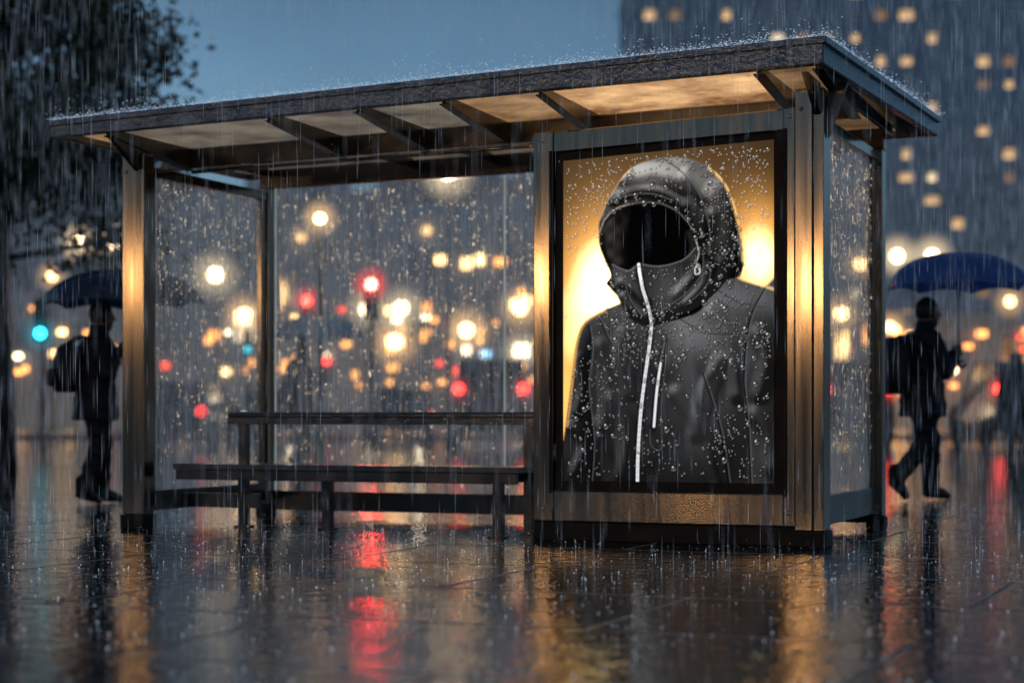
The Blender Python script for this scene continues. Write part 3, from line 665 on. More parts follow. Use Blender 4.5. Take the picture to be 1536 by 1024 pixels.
# ---------------------------------------------------------------- people
class Body:
    def __init__(s): s.mb=MB(); s.seg=[]
    def cap(s,a,b,ra,rb,mat,n=12):
        a=Vector(a); b=Vector(b); d=(b-a); l=d.length; d=d/l if l>1e-6 else Vector((0,0,1))
        pts=[];rad=[]
        for k in range(1,5):
            t=math.pi/2*k/4.5; pts.append(a-d*ra*math.cos(t)); rad.append(ra*math.sin(t))
        pts.append(a);rad.append(ra); pts.append(b);rad.append(rb)
        for k in range(4,0,-1):
            t=math.pi/2*k/4.5; pts.append(b+d*rb*math.cos(t)); rad.append(rb*math.sin(t))
        s.mb.tube(pts,rad,n); s.seg.append((tuple(a),tuple(b),ra,rb,mat))
    def ell(s,c,r,mat): s.mb.ball(c,r,nu=16,nv=12); s.seg.append((c,(c[0],c[1],c[2]+.001),min(r),min(r),mat))
    def loft(s,rings,mat):
        n=20; V=[];F=[]
        for (cx,cy,z,rx,ry) in rings:
            for j in range(n):
                t=2*math.pi*j/n; V.append((cx+rx*math.cos(t),cy+ry*math.sin(t),z))
        for i in range(len(rings)-1):
            for j in range(n):
                k=(j+1)%n; F.append((i*n+j,i*n+k,(i+1)*n+k,(i+1)*n+j))
        F.append(tuple(range(n-1,-1,-1))); F.append(tuple((len(rings)-1)*n+j for j in range(n)))
        s.mb.add(V,F)
        for i in range(len(rings)-1):
            a,b=rings[i],rings[i+1]; 
            for sy in (-.5,0,.5): s.seg.append(((a[0],a[1]+sy*a[4],a[2]),(b[0],b[1]+sy*b[4],b[2]),max(.03,a[3]*.8),max(.03,b[3]*.8),mat))
def person(loc,yaw,pose,label,mats,vox=.008,scale=1,group=None):
    B_=Body(); J=pose
    B_.loft([(0,0,.74,.20,.25),(0,0,.84,.195,.245),(0,0,.98,.18,.225),(.0,0,1.10,.17,.215),(.01,0,1.25,.18,.24),(.01,0,1.38,.168,.25),(.01,0,1.45,.13,.20),(.02,0,1.51,.08,.095)],1)
    B_.cap((.02,0,1.46),(.04,0,1.58),.062,.055,0)
    B_.cap((.02,0,1.47),(.03,0,1.55),.10,.088,1)
    hx=J.get('head',(.06,0,1.655)); 
    B_.ell(hx,(.098,.078,.12),0); B_.cap((hx[0]+.02,hx[1],hx[2]-.06),(hx[0]+.055,hx[1],hx[2]-.085),.05,.035,0)
    B_.cap((hx[0]+.092,hx[1],hx[2]+.015),(hx[0]+.112,hx[1],hx[2]-.022),.010,.014,0)
    for sy in (-1,1):
        B_.ell((hx[0]+.0,hx[1]+sy*.08,hx[2]-.01),(.02,.012,.032),0)
        B_.ell((hx[0]+.084,hx[1]+sy*.03,hx[2]+.012),(.012,.014,.009),0)
    B_.cap((hx[0]+.092,hx[1]-.018,hx[2]-.055),(hx[0]+.092,hx[1]+.018,hx[2]-.055),.008,.008,0)
    B_.ell((hx[0]-.02,hx[1],hx[2]+.03),(.108,.096,.12),4)
    for sy,leg in ((1,J['L']),(-1,J['R'])):
        k,a,t=leg; h=(0,sy*.095,.90)
        B_.cap(h,k,.125,.092,2); B_.cap(k,a,.092,.072,2)
        B_.cap((a[0],a[1],a[2]+.06),(a[0],a[1],a[2]+.0),.076,.074,2)
        dv=Vector(t)-Vector(a)
        B_.cap((a[0]-.03,a[1],a[2]-.035),tuple(Vector(a)+dv*.62+Vector((0,0,-.005))),.048,.05,3); B_.cap(tuple(Vector(a)+dv*.6),t,.049,.035,3)
        B_.cap(a,tuple(Vector(a)+dv*.3),.058,.052,3)
    for sy,arm in ((1,J['LA']),(-1,J['RA'])):
        e_,h_=arm; sh=(.0,sy*.20,1.41)
        B_.cap(sh,e_,.096,.082,1); B_.cap(e_,h_,.082,.058,1)
        ev,hv=Vector(e_),Vector(h_); dr=(hv-ev).normalized()
        pc=hv+dr*.055
        grip=J.get('grip')==sy
        if grip:
            sx_,sy_=J['shaft']; zc=pc.z+.01
            B_.cap(tuple(hv),(sx_-.035,sy_,zc),.032,.028,0)
            B_.cap((sx_-.032,sy_,zc-.03),(sx_-.032,sy_,zc+.032),.02,.02,0)
            for i in range(4):
                z=zc-.034+i*.023; rr=.027
                pts=[(sx_+rr*math.cos(q),sy_-rr*math.sin(q),z+.004*i) for q in (math.pi*.95,math.pi*.6,math.pi*.25,-math.pi*(.05+.05*(i%2)))]
                for a,b in zip(pts[:-1],pts[1:]): B_.cap(a,b,.0105,.0098,0,8)
            B_.cap((sx_-.04,sy_+.015,zc+.03),(sx_-.01,sy_+.03,zc+.05),.013,.011,0,8); B_.cap((sx_-.01,sy_+.03,zc+.05),(sx_+.018,sy_+.018,zc+.052),.011,.009,0,8)
        else:
            B_.cap(tuple(hv),tuple(pc),.03,.033,0)
            B_.ell(tuple(pc+dr*.02),(.042,.018,.05),0)
            side_=Vector((1,0,0)); 
            for i in range(4):
                off=side_*(-.03+.021*i); l=(.07,.082,.088,.076)[i]
                p0=pc+dr*.035+off; p1=p0+dr*l*.5; p2=p1+(dr*.8+Vector((0,-sy*.5,0))).normalized()*l*.35; p3=p2+(dr*.4+Vector((0,-sy*.9,0))).normalized()*l*.25
                for a,b in ((p0,p1),(p1,p2),(p2,p3)): B_.cap(tuple(a),tuple(b),.0098,.009,0,8)
            q0=pc+side_*.03; q1=q0+side_*.025+dr*.03; q2=q1+dr*.035
            B_.cap(tuple(q0),tuple(q1),.013,.011,0,8); B_.cap(tuple(q1),tuple(q2),.011,.009,0,8)
    me=bpy.data.meshes.new("tmp"); me.from_pydata(B_.mb.v,[],B_.mb.f); me.update()
    o=bpy.data.objects.new("tmp",me); COL.objects.link(o)
    rm=o.modifiers.new("r",'REMESH'); rm.mode='VOXEL'; rm.voxel_size=vox
    sm=o.modifiers.new("s",'SMOOTH'); sm.factor=.5; sm.iterations=3
    dg=bpy.context.evaluated_depsgraph_get(); m2=bpy.data.meshes.new_from_object(o.evaluated_get(dg)); m2.name="person"
    bpy.data.objects.remove(o)
    nv=len(m2.vertices); vc=np.zeros(nv*3); m2.vertices.foreach_get("co",vc); vc=vc.reshape(-1,3)
    msk=np.clip((1.5-vc[:,2])/.05,0,1)*np.clip((vc[:,2]-.14)/.1,0,1)*(np.hypot(vc[:,0],vc[:,1])<.3)
    wv=.007*np.sin(vc[:,2]*38+vc[:,0]*22+3*np.sin(vc[:,1]*11))+.004*np.sin(vc[:,2]*71-vc[:,1]*40)
    ang=np.arctan2(vc[:,1],vc[:,0]); vc[:,0]+=np.cos(ang)*wv*msk; vc[:,1]+=np.sin(ang)*wv*msk
    m2.vertices.foreach_set("co",vc.ravel()); m2.update()
    nf=len(m2.polygons); cen=np.zeros(nf*3); m2.polygons.foreach_get("center",cen); cen=cen.reshape(-1,3)
    best=np.full(nf,1e9); mi=np.zeros(nf,int)
    for a,b,ra,rb,mt in B_.seg:
        a=np.array(a);b=np.array(b);dd=b-a;l=max(dd@dd,1e-9); t=np.clip((cen-a)@dd/l,0,1)
        ds=np.linalg.norm(cen-a-t[:,None]*dd,axis=1)-(ra+(rb-ra)*t)
        ok=ds<best; best[ok]=ds[ok]; mi[ok]=mt
    hair=(cen[:,2]>hx[2]-.05)&((cen[:,0]<hx[0]+.02)|(cen[:,2]>hx[2]+.06))&(np.hypot(cen[:,0]-hx[0],cen[:,1]-hx[1])<.14)
    head=(cen[:,2]>1.59)&(np.hypot(cen[:,0]-hx[0],cen[:,1]-hx[1])<.14)
    mi[head]=0; mi[head&hair]=4
    m2.materials.clear()
    for q in mats: m2.materials.append(q)
    m2.polygons.foreach_set("material_index",mi.astype(np.int32)); m2.polygons.foreach_set("use_smooth",np.ones(nf,bool)); m2.update()
    o=bpy.data.objects.new("person",m2); o.location=loc; o.rotation_euler=(0,0,yaw); o.scale=(scale,)*3
    link(o,label=label,cat="person",group=group)
    return o
def umbrella(loc,rot,R,hh,zh,zt_,mat,label,tilt=(0,0)):
    U=empty("umbrella",(loc[0],loc[1],zh),0,label=label,cat="umbrella"); U.rotation_euler=(tilt[0],tilt[1],rot)
    T=zt_-zh; n=8; sub=6; V=[];F=[]; rings=9
    V.append((0,0,T))
    for i in range(1,rings+1):
        f=i/rings
        for j in range(n*sub):
            a=2*math.pi*j/(n*sub); ph=(j%sub)/sub; sc_=math.sin(math.pi*ph)
            rr=R*math.sin(f*math.pi/2*.98)*(1-.09*sc_*f**2); z=T-hh*(1-math.cos(f*math.pi/2*.98))+.03*sc_*f*(1 if i<rings else 1.3)
            V.append((rr*math.cos(a),rr*math.sin(a),z))
    K=n*sub
    for j in range(K): F.append((0,1+j,1+(j+1)%K))
    for i in range(rings-1):
        for j in range(K): F.append((1+i*K+j,1+(i+1)*K+j,1+(i+1)*K+(j+1)%K,1+i*K+(j+1)%K))
    m=MB(); m.add(V,F,0,True); m.obj("canopy",[mat],U)
    m=MB(); m.tube([(0,0,-.0),(0,0,T+.06)],[.008,.007],8); m.obj("shaft",[M_pole],U)
    m=MB(); pts=[(0,0,.08),(0,0,-.04)]+[(.035-.035*math.cos(q),0,-.04-.035*math.sin(q)) for q in np.linspace(.4,math.pi,6)]; m.tube(pts,.013,8); m.obj("handle",[M_black],U)
    for j in range(n):
        a=2*math.pi*j/n; pts=[]
        for i in range(1,rings+1,2):
            f=i/rings; rr=R*math.sin(f*math.pi/2*.98); pts.append((rr*math.cos(a),rr*math.sin(a),T-hh*(1-math.cos(f*math.pi/2*.98))-.008))
        m=MB(); m.tube(pts,.004,5); m.obj("rib",[M_pole],U)
    return U
def bag(loc,yaw,k_,label):
    E=empty("backpack",loc,yaw,label=label,cat="backpack")
    m=MB(); rings=[(-.25*k_,.10,.14),(-.235*k_,.135,.165),(-.10*k_,.15,.178),(.08*k_,.14,.172),(.20*k_,.11,.15),(.25*k_,.06,.10)]
    V=[];F=[];nn=20
    for z,rx,ry in rings:
        for j in range(nn):
            t=2*math.pi*j/nn; c,s_=math.cos(t),math.sin(t); e_=.7
            V.append((rx*k_*math.copysign(abs(c)**e_,c),ry*k_*math.copysign(abs(s_)**e_,s_),z))
    for i in range(len(rings)-1):
        for j in range(nn):
            q=(j+1)%nn; F.append((i*nn+j,i*nn+q,(i+1)*nn+q,(i+1)*nn+j))
    F.append(tuple(range(nn-1,-1,-1))); F.append(tuple((len(rings)-1)*nn+j for j in range(nn)))
    m.add(V,F,0,True); m.obj("bag_body",[M_bag],E)
    m=MB(); m.box(-.20*k_,-.12*k_,-.12*k_,.12*k_,-.19*k_,.0); m.obj("front_pocket",[M_bag],E,bevel=.03)
    for sy in (-1,1):
        m=MB(); m.tube([(-.02,sy*.1,.2),(.10,sy*.11,.28),(.26,sy*.12,.25),(.44,sy*.12,.05),(.3,sy*.16,-.12),(.05,sy*.12,-.15)],.016,8)
        m.obj("strap",[M_bag],E)
    return E
mt=[M_skin,M_cloth_dark,M_cloth_trouser,M_shoe,M_hair]
poseA=dict(L=((.08,.10,.52),(.07,.10,.10),(.24,.11,.035)),R=((.01,-.10,.50),(-.13,-.10,.13),(.0,-.10,.035)),
  RA=((.04,-.28,1.15),(.155,-.11,1.33)),LA=((-.06,.28,1.14),(.02,.29,.90)),grip=-1,shaft=(.235,-.07))
poseB=dict(L=((.12,.10,.52),(.12,.10,.10),(.29,.12,.035)),R=((-.03,-.10,.50),(-.29,-.10,.20),(-.21,-.10,.045)),
  RA=((.08,-.28,1.14),(.23,-.12,1.28)),LA=((.10,.28,1.15),(.26,.14,1.20)),grip=-1,shaft=(.305,-.08))
poseC=dict(L=((.05,.10,.5),(.0,.10,.10),(.16,.12,.035)),R=((.03,-.10,.50),(-.08,-.10,.10),(.08,-.11,.035)),
  RA=((.02,-.29,1.14),(.06,-.28,.9)),LA=((-.02,.29,1.14),(.04,.29,.90)))
def place(pose,loc,yaw,x,y): 
    c,s_=math.cos(yaw),math.sin(yaw); return (loc[0]+c*x-s_*y,loc[1]+s_*x+c*y)
lA=((144-768)/2800*16.6,16.6,0); yA=math.radians(25)
person(lA,yA,poseA,"person in dark coat walking under a dark umbrella",mt)
ux,uy=place(0,lA,yA,.235,-.07)
umbrella((ux,uy),.2,.72,.33,1.28,2.08,M_umb_dark,"open dark blue-black umbrella held over walking person",(0,math.radians(-1)))
bx,by=place(0,lA,yA,-.25,0); bag((bx,by,1.20),yA,.85,"small dark backpack worn by person with dark umbrella")
lB=((1384-768)/2800*17.2,17.2,0); yB=math.radians(12)
person(lB,yB,poseB,"person in dark jacket striding with a blue umbrella",mt,scale=1.04)
ux,uy=place(0,lB,yB,.305*1.04,-.083)
umbrella((ux,uy),.35,.66,.35,1.30,2.28,M_umb_blue,"open blue umbrella held over striding person",(0,math.radians(0)))
bx,by=place(0,lB,yB,-.28,0); bag((bx,by,1.24),yB,1.05,"dark backpack worn by person with blue umbrella")
lC=((450-768)/2800*25,25,0); yC=math.radians(30)
person(lC,yC,poseA,"person in dark coat beyond the shelter glass under umbrella",mt,vox=.012,scale=1.02)
ux,uy=place(0,lC,yC,.24,-.07)
umbrella((ux,uy),.1,.62,.34,1.30,2.12,M_umb_pale,"wet blue umbrella seen beyond the shelter glass")
lD=((1526-768)/2800*33,33,0)
person(lD,math.radians(100),poseC,"person in dark clothes standing near the road",mt,vox=.012,scale=1.05)

# ---------------------------------------------------------------- tree
TR=empty("tree",(-7.0,25.5,0),0,label="dark leafy plane tree beside the wet plaza",cat="tree")
m=MB(); tips=[]
m.tube([(0,0,0),(.03,.02,1.2),(-.04,.05,2.4),(.03,0,3.6),(.1,.05,5.2),(.05,.1,7)],[.24,.17,.15,.13,.09,.04],12)
for i in range(30):
    a=i*2.4; z=2.9+i*.15; l=random.uniform(1.3,3.3)*(1 if z<6 else .75); el=random.uniform(.2,.8)
    p0=Vector((0,0,z)); p1=p0+Vector((math.cos(a)*l*.5,math.sin(a)*l*.5,l*.3*el)); p2=p0+Vector((math.cos(a+.2)*l,math.sin(a+.2)*l,l*.65*el))
    m.tube([p0,p1,p2],[.06,.035,.012],6); tips+= [p1,p2,(p1+p2)/2]
    for q in range(3):
        b=a+random.uniform(-1,1); p3=p1.lerp(p2,random.random())+Vector((math.cos(b),math.sin(b),random.uniform(-.2,.6)))*random.uniform(.4,.9)
        m.tube([p1.lerp(p2,.4),p3],[.02,.006],5); tips.append(p3)
m.obj("trunk",[M_bark],TR)
mlf,nt,out=newmat("wet_leaves"); L=nt.links.new
oi=N(nt,'ShaderNodeTexCoord'); no=N(nt,'ShaderNodeTexNoise'); no.inputs['Scale'].default_value=1.4; L(oi.outputs['Object'],no.inputs['Vector'])
r=N(nt,'ShaderNodeValToRGB'); r.color_ramp.elements[0].position=.35; r.color_ramp.elements[1].position=.65; r.color_ramp.elements[0].color=(.012,.028,.018,1); r.color_ramp.elements[1].color=(.05,.085,.045,1)
L(no.outputs['Fac'],r.inputs['Fac']); p=N(nt,'ShaderNodeBsdfPrincipled'); p.inputs['Roughness'].default_value=.7; p.inputs['Specular IOR Level'].default_value=.2; L(r.outputs[0],p.inputs['Base Color']); L(p.outputs[0],out.inputs['Surface'])
nl=26000; tp=np.array([tuple(q) for q in tips]); ci=rng.integers(0,len(tp),nl)
cp=tp[ci]+rng.normal(0,.27,(nl,3)); e1=rng.normal(size=(nl,3)); e1/=np.linalg.norm(e1,axis=1)[:,None]; e2=rng.normal(size=(nl,3)); e2-=(e1*e2).sum(1)[:,None]*e1; e2/=np.linalg.norm(e2,axis=1)[:,None]
s_=rng.uniform(.045,.09,nl)[:,None]
V=np.stack([cp-e1*s_,cp-e2*s_*.6,cp+e1*s_,cp+e2*s_*.6],1).reshape(-1,3)
link(bpy.data.objects.new("crown",mesh_np("crown",V,np.arange(nl*4).reshape(-1,4),mlf)),parent=TR)

# ---------------------------------------------------------------- lamps
EM={}
def em(c,s):
    k=(c,s)
    if k not in EM: EM[k]=emis("lamp_glow",c,s)
    return EM[k]
HM={}
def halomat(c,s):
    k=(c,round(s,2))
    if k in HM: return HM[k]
    m,nt,out=newmat("halo_shell"); L=nt.links.new
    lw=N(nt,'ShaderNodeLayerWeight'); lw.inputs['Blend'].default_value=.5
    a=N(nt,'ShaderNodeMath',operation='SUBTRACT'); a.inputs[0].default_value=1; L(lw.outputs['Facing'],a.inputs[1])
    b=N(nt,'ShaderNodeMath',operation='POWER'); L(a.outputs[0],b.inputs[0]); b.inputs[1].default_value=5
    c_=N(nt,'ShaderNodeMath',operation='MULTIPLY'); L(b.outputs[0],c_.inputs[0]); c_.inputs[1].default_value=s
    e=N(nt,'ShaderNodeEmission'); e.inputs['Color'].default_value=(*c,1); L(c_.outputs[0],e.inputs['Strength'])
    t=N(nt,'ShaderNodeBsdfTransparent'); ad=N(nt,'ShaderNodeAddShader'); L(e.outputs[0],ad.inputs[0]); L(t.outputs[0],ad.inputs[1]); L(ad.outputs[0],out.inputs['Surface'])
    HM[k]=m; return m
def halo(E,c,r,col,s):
    m=MB(); m.ball((0,0,0),r,nu=24,nv=16); o=m.obj("halo_shell",[halomat(col,s)],E); o.location=c  # added emissive shell imitating lamp glow scattered in mist
WARM=(1,.56,.22); PALE=(1,.74,.42); COOL=(.65,.85,1)
def street_lamp(x,y,h,r,c,s,twin=False,label="lit warm globe street lamp on slim pole",glow=True):
    E=empty("street_lamp",(x,y,0),0,label=label,cat="street lamp",group="street lamps around the plaza")
    m=MB(); m.tube([(0,0,0),(0,0,.5),(0,0,.55),(0,0,h-r)],[.07,.06,.04,.028],10)
    if twin: m.tube([(-.45,0,h-r*1.0),(-.4,0,h-r*1.6),(0,0,h-r*1.9),(.4,0,h-r*1.6),(.45,0,h-r*1.0)],.025,6)
    m.obj("pole",[M_pole],E)
    for dx in ((-.45,.45) if twin else (0,)):
        m=MB(); m.ball((0,0,0),r); o=m.obj("globe",[em(c,s)],E); o.location=(dx,0,h)
        m=MB(); m.tube([(0,0,r*.9),(0,0,r*1.15)],[r*.5,r*.1],10); o=m.obj("lamp_cap",[M_pole],E); o.location=(dx,0,h)
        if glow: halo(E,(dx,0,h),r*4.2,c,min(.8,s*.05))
for (x,y,d,r,c,s,tw) in [(672,258,40,.18,PALE,20,0),(323,412,58,.24,PALE,10,0),(480,328,26.2,.08,WARM,34,0),(452,356,75,.2,WARM,3,0),(145,364,46,.15,PALE,13,1),(78,414,62,.16,WARM,7,0),
    (1372,384,48,.17,PALE,10,1),(1290,396,60,.20,WARM,8,0),(366,472,66,.24,WARM,12,0),(640,346,88,.22,WARM,3,0),(1335,490,74,.2,WARM,8,0),(1515,452,64,.18,WARM,7,0),(700,495,72,.28,WARM,16,0),(1262,470,70,.24,WARM,18,0),
    (548,464,66,.22,PALE,10,0),(592,512,60,.26,WARM,12,0),(780,462,70,.26,WARM,12,0),(782,524,66,.22,PALE,8,0),(602,462,74,.28,PALE,10,0)]:
    X_,Y_,Z_=px(x,y,d); street_lamp(X_,Y_,Z_,r,c,s,bool(tw))
for (x,y,h,r,s) in ((-12.6,6.4,2.6,.24,50),(-6.0,.4,2.5,.26,90),(-8.5,2.9,2.55,.24,70),(-3.6,-4,2.9,.24,34),(8.5,5.0,3.0,.26,40)):
    street_lamp(x,y,h,r,WARM,s,glow=False)
BL_=empty("bollard_light",(-7.2,1.3,0),0,label="short bollard light with warm lit head",cat="bollard light")
m=MB(); m.tube([(0,0,0),(0,0,.36)],[.09,.08],14); m.obj("bollard_body",[M_pole],BL_)
m=MB(); m.tube([(0,0,.362),(0,0,.56)],[.085,.085],14); m.obj("lamp_lens",[em(WARM,60)],BL_)
m=MB(); m.tube([(0,0,.562),(0,0,.61)],[.10,.07],14); m.obj("bollard_cap",[M_pole],BL_)

def traffic_light(x,y,h,lit,s=90):
    E=empty("traffic_light",(x,y,0),0,label="traffic light on pole showing %s"%lit,cat="traffic light",group="traffic lights along the road")
    m=MB(); m.tube([(0,.1,0),(0,.1,h+.3)],.05,8); m.obj("pole",[M_pole],E)
    m=MB(); m.box(-.17,.17,-.1,.04,h-.75,h+.25); m.obj("signal_housing",[M_black],E,bevel=.01)
    cols={'red':(1,.03,.02),'amber':(1,.4,.02),'green':(.02,.6,.8)}
    for i,k in enumerate(('red','amber','green')):
        z=h+.08-i*.32; m=MB(); m.ball((0,-.11,z),(.13,.05,.13)); m.obj("signal_lens",[em(cols[k],s) if k==lit else M_black],E)
        m=MB(); m.tube([(0,-.13,z+.15),(0,-.3,z+.13)],.02,6); m.obj("visor",[M_black],E)
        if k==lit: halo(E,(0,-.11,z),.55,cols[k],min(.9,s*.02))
for x,y,d,l,s in ((557,427,44,'red',220),(461,451,52,'red',30),(62,500,44,'green',9),(490,542,70,'red',12),(372,524,75,'green',3)):
    X_,Y_,Z_=px(x,y,d); traffic_light(X_,Y_,Z_-.08 if l=='red' else Z_+.56,l,s)

def car(x,y,yaw,c,label,van=False,front=False,tail=30):
    E=empty("car",(x,y,.006),yaw,label=label,cat="van" if van else "car",group="traffic on the wet road")
    mp_=pbr("car_paint",c,.25,.3,.1,coat=.5)
    Hh=2.0 if van else 1.5
    prof=[(-2.2,.35),(-2.25,.8),(-2.15,1.0 if not van else 1.3),(-1.95,Hh-.15),(-1.7,Hh),(.3,Hh),(1.0,1.08),(2.0,.92),(2.25,.7),(2.22,.35)]
    V=[];F=[];n=len(prof)
    for xx in (-.82,-.9,.9,.82):
        for (py,pz) in prof:
            t=max(0,(pz-1.0))*.16; V.append((xx-math.copysign(t,xx),py,pz))
    for r_ in range(3):
        for i in range(n):
            j=(i+1)%n; F.append((r_*n+i,r_*n+j,(r_+1)*n+j,(r_+1)*n+i))
    F.append(tuple(range(n))); F.append(tuple(3*n+i for i in range(n-1,-1,-1)))
    m=MB(); m.add(V,F); m.obj("body",[mp_],E,bevel=.04)
    m=MB(); z0,z1=(1.3,1.8) if van else (1.03,1.34)
    m.hexa([(-.7,-2.17,z0),(.7,-2.17,z0),(.7,-2.1,z0),(-.7,-2.1,z0),(-.62,-2.03,z1),(.62,-2.03,z1),(.62,-1.95,z1),(-.62,-1.95,z1)]); m.obj("rear_window",[M_glasscar],E)
    for sx_ in (-1,1):
        for yy in (-1.4,1.4):
            m=MB(); m.tube([(sx_*.72,yy,.33),(sx_*.93,yy,.33)],.33,18); o=m.obj("wheel",[M_rubber],E)
        zl=1.35 if van else .85
        m=MB(); m.ball((sx_*.72,-2.25,zl),(.12,.06,.12)); m.obj("tail_light",[em((1,.03,.02),tail)],E)
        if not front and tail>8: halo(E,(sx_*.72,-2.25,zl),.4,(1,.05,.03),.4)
        m=MB(); m.ball((sx_*.65,2.24,.7),(.12,.06,.08)); m.obj("headlight",[em((1,.8,.55),24 if front else 4)],E)
def carpx(x,d,**k): car((x-768)/2800*d,d,k.pop('yaw',0),k.pop('c',(.05,.05,.06)),**k)
carpx(738,44,label="dark van with glowing red tail lights on wet road",van=True,tail=12)
carpx(1258,44,label="dark van braking with red tail lights",van=True,tail=12,c=(.1,.02,.02))
carpx(1508,45,label="grey van with red tail lights near the kerb",van=True,tail=18)
carpx(280,44,label="dark car with small red tail lights",tail=4)
carpx(600,53,label="oncoming dark car with headlights on",yaw=math.pi,front=True,c=(.08,.08,.09))
carpx(1010,50,label="oncoming silver car with headlights on",yaw=math.pi,front=True,c=(.2,.2,.21))
carpx(415,54,label="oncoming dark blue car with headlights on",yaw=math.pi,front=True,c=(.02,.03,.08))

# ---------------------------------------------------------------- buildings
WM={}
def winmesh(w_,h_,mat):
    k=(w_,h_,mat.name)
    if k not in WM:
        m=MB(); a,b=w_/2,h_/2
        m.box(-a,a,-.06,0,-b,b); 
        me=bpy.data.meshes.new("window"); me.from_pydata(m.v,[],m.f); me.materials.append(mat); WM[k]=me
    return WM[k]
litW=[emis("lit_window",(1,.60,.28),.9,.5,.8),emis("lit_window_pale",(1,.76,.46),1.2,.5,.8),emis("lit_window_dim",(1,.52,.24),.3,.4,.8)]
litT=[emis("tower_window",(1,.62,.30),.75,.6,.6),emis("tower_window_pale",(1,.76,.46),1.2,.6,.6),emis("tower_window_dim",(1,.58,.3),.22,.5,.6)]
shopW=[emis("shop_window",(1,.58,.22),5,.7,.8),emis("shop_window_pale",(1,.76,.46),6,.7,.8),emis("shop_sign_red",(1,.08,.04),3.5),emis("shop_sign_blue",(.35,.7,1),3.5),emis("shop_window_amber",(1,.38,.09),2.6,.6,.8)]
def building(x0,x1,d,h,depth,mat,label,floor=3.3,bay=3.2,plit=.12,ww=1.7,wh=1.5,maxlit=60,lits=(0,1,2),setback=True,ws=None):
    ws=ws or litW
    cx=(x0+x1)/2; E=empty("building",(cx,d,0),0,label=label,cat="building")
    w_=x1-x0; m=MB(); a=w_/2
    m.box(-a,a,0,depth,0,h)
    nf=int(h/floor)
    for i in range(1,nf+1): m.box(-a-.1,a+.1,-.14,-.002,i*floor-.22,i*floor)
    nb=int(w_/bay)
    for i in range(nb+1):
        xx=-a+i*w_/nb; m.box(xx-.22,xx+.22,-.26,-.15,0,h)
    m.box(-a-.25,a+.25,-.3,depth+.2,h,h+.8)
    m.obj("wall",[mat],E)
    if setback:
        m=MB(); m.box(-a*.6,a*.3,3,depth*.7,h+.8,h+3.4); m.box(a*.5,a*.6,2,4,h+.8,h+2.6); m.obj("roof_plant_room",[mat],E)
    dk=MB(); nlit=0
    cells=[(i,j) for i in range(nb) for j in range(1,nf)]; random.shuffle(cells)
    for (i,j) in cells:
        xx=-a+(i+.5)*w_/nb; zz=j*floor+floor*.5-.1
        if random.random()<plit and nlit<maxlit:
            mt_=ws[random.choice(lits)]
            o=bpy.data.objects.new("window",winmesh(ww*random.choice((1,.8,.55)),wh*random.choice((1,.8)),mt_)); o.location=(xx,-.005,zz); link(o,parent=E); nlit+=1
        else: dk.box(xx-ww/2,xx+ww/2,-.05,-.003,zz-wh/2,zz+wh/2)
    dk.obj("unlit_windows",[M_wdark],E,kind="stuff")
    return E,cx
def shopwin(E,cx,d,x,y,wpx,hpx,mi,name="shop_window"):
    X_,_,Z_=px(x,y,d); w_=wpx/2800*d; h_=hpx/2800*d
    n=max(1,int(round(w_/.7)))
    for i in range(n):
        if n>2 and random.random()<.15: continue
        a=w_/n*.36; hh=h_/2*random.uniform(.5,.9); m=MB(); m.box(-a,a,-.36,-.28,-hh,hh); o=m.obj(name,[shopW[mi]],E); o.location=(X_-cx-w_/2+(i+.5)*w_/n,0,Z_+random.uniform(-.12,.12))
def extras(E,cx,d,x0,x1,n,y0=440,y1=592):
    for i in range(n): shopwin(E,cx,d,random.uniform(x0,x1),random.uniform(y0,y1),random.uniform(8,17),random.uniform(8,13),random.choice((0,4,4,4,1,4,2)))
def PXX(x,d): return (x-768)/2800*d
E,c=building(PXX(300,86),PXX(566,86),86,10.2,14,M_brick,"hazy grey five-storey building with a few lit windows",plit=.10)
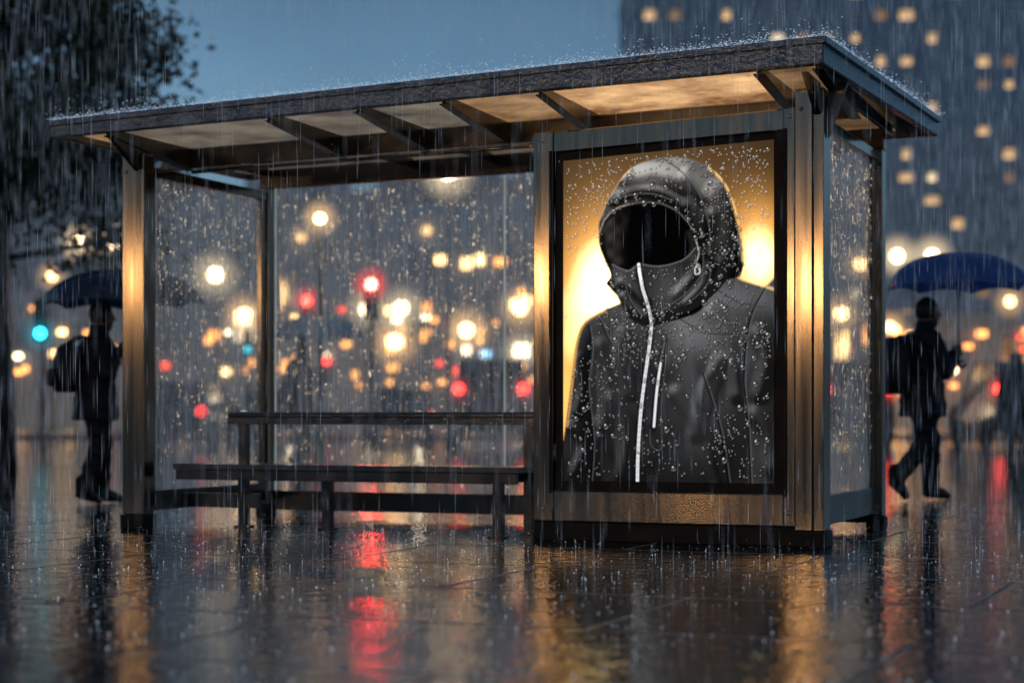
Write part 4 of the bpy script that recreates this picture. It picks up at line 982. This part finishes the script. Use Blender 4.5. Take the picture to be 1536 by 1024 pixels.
for t_ in ((365,474,30,22,0),(323,500,22,18,4),(430,500,22,16,0),(455,560,20,14,4),(520,520,20,18,4),(340,555,16,12,0)): shopwin(E,c,86,*t_)
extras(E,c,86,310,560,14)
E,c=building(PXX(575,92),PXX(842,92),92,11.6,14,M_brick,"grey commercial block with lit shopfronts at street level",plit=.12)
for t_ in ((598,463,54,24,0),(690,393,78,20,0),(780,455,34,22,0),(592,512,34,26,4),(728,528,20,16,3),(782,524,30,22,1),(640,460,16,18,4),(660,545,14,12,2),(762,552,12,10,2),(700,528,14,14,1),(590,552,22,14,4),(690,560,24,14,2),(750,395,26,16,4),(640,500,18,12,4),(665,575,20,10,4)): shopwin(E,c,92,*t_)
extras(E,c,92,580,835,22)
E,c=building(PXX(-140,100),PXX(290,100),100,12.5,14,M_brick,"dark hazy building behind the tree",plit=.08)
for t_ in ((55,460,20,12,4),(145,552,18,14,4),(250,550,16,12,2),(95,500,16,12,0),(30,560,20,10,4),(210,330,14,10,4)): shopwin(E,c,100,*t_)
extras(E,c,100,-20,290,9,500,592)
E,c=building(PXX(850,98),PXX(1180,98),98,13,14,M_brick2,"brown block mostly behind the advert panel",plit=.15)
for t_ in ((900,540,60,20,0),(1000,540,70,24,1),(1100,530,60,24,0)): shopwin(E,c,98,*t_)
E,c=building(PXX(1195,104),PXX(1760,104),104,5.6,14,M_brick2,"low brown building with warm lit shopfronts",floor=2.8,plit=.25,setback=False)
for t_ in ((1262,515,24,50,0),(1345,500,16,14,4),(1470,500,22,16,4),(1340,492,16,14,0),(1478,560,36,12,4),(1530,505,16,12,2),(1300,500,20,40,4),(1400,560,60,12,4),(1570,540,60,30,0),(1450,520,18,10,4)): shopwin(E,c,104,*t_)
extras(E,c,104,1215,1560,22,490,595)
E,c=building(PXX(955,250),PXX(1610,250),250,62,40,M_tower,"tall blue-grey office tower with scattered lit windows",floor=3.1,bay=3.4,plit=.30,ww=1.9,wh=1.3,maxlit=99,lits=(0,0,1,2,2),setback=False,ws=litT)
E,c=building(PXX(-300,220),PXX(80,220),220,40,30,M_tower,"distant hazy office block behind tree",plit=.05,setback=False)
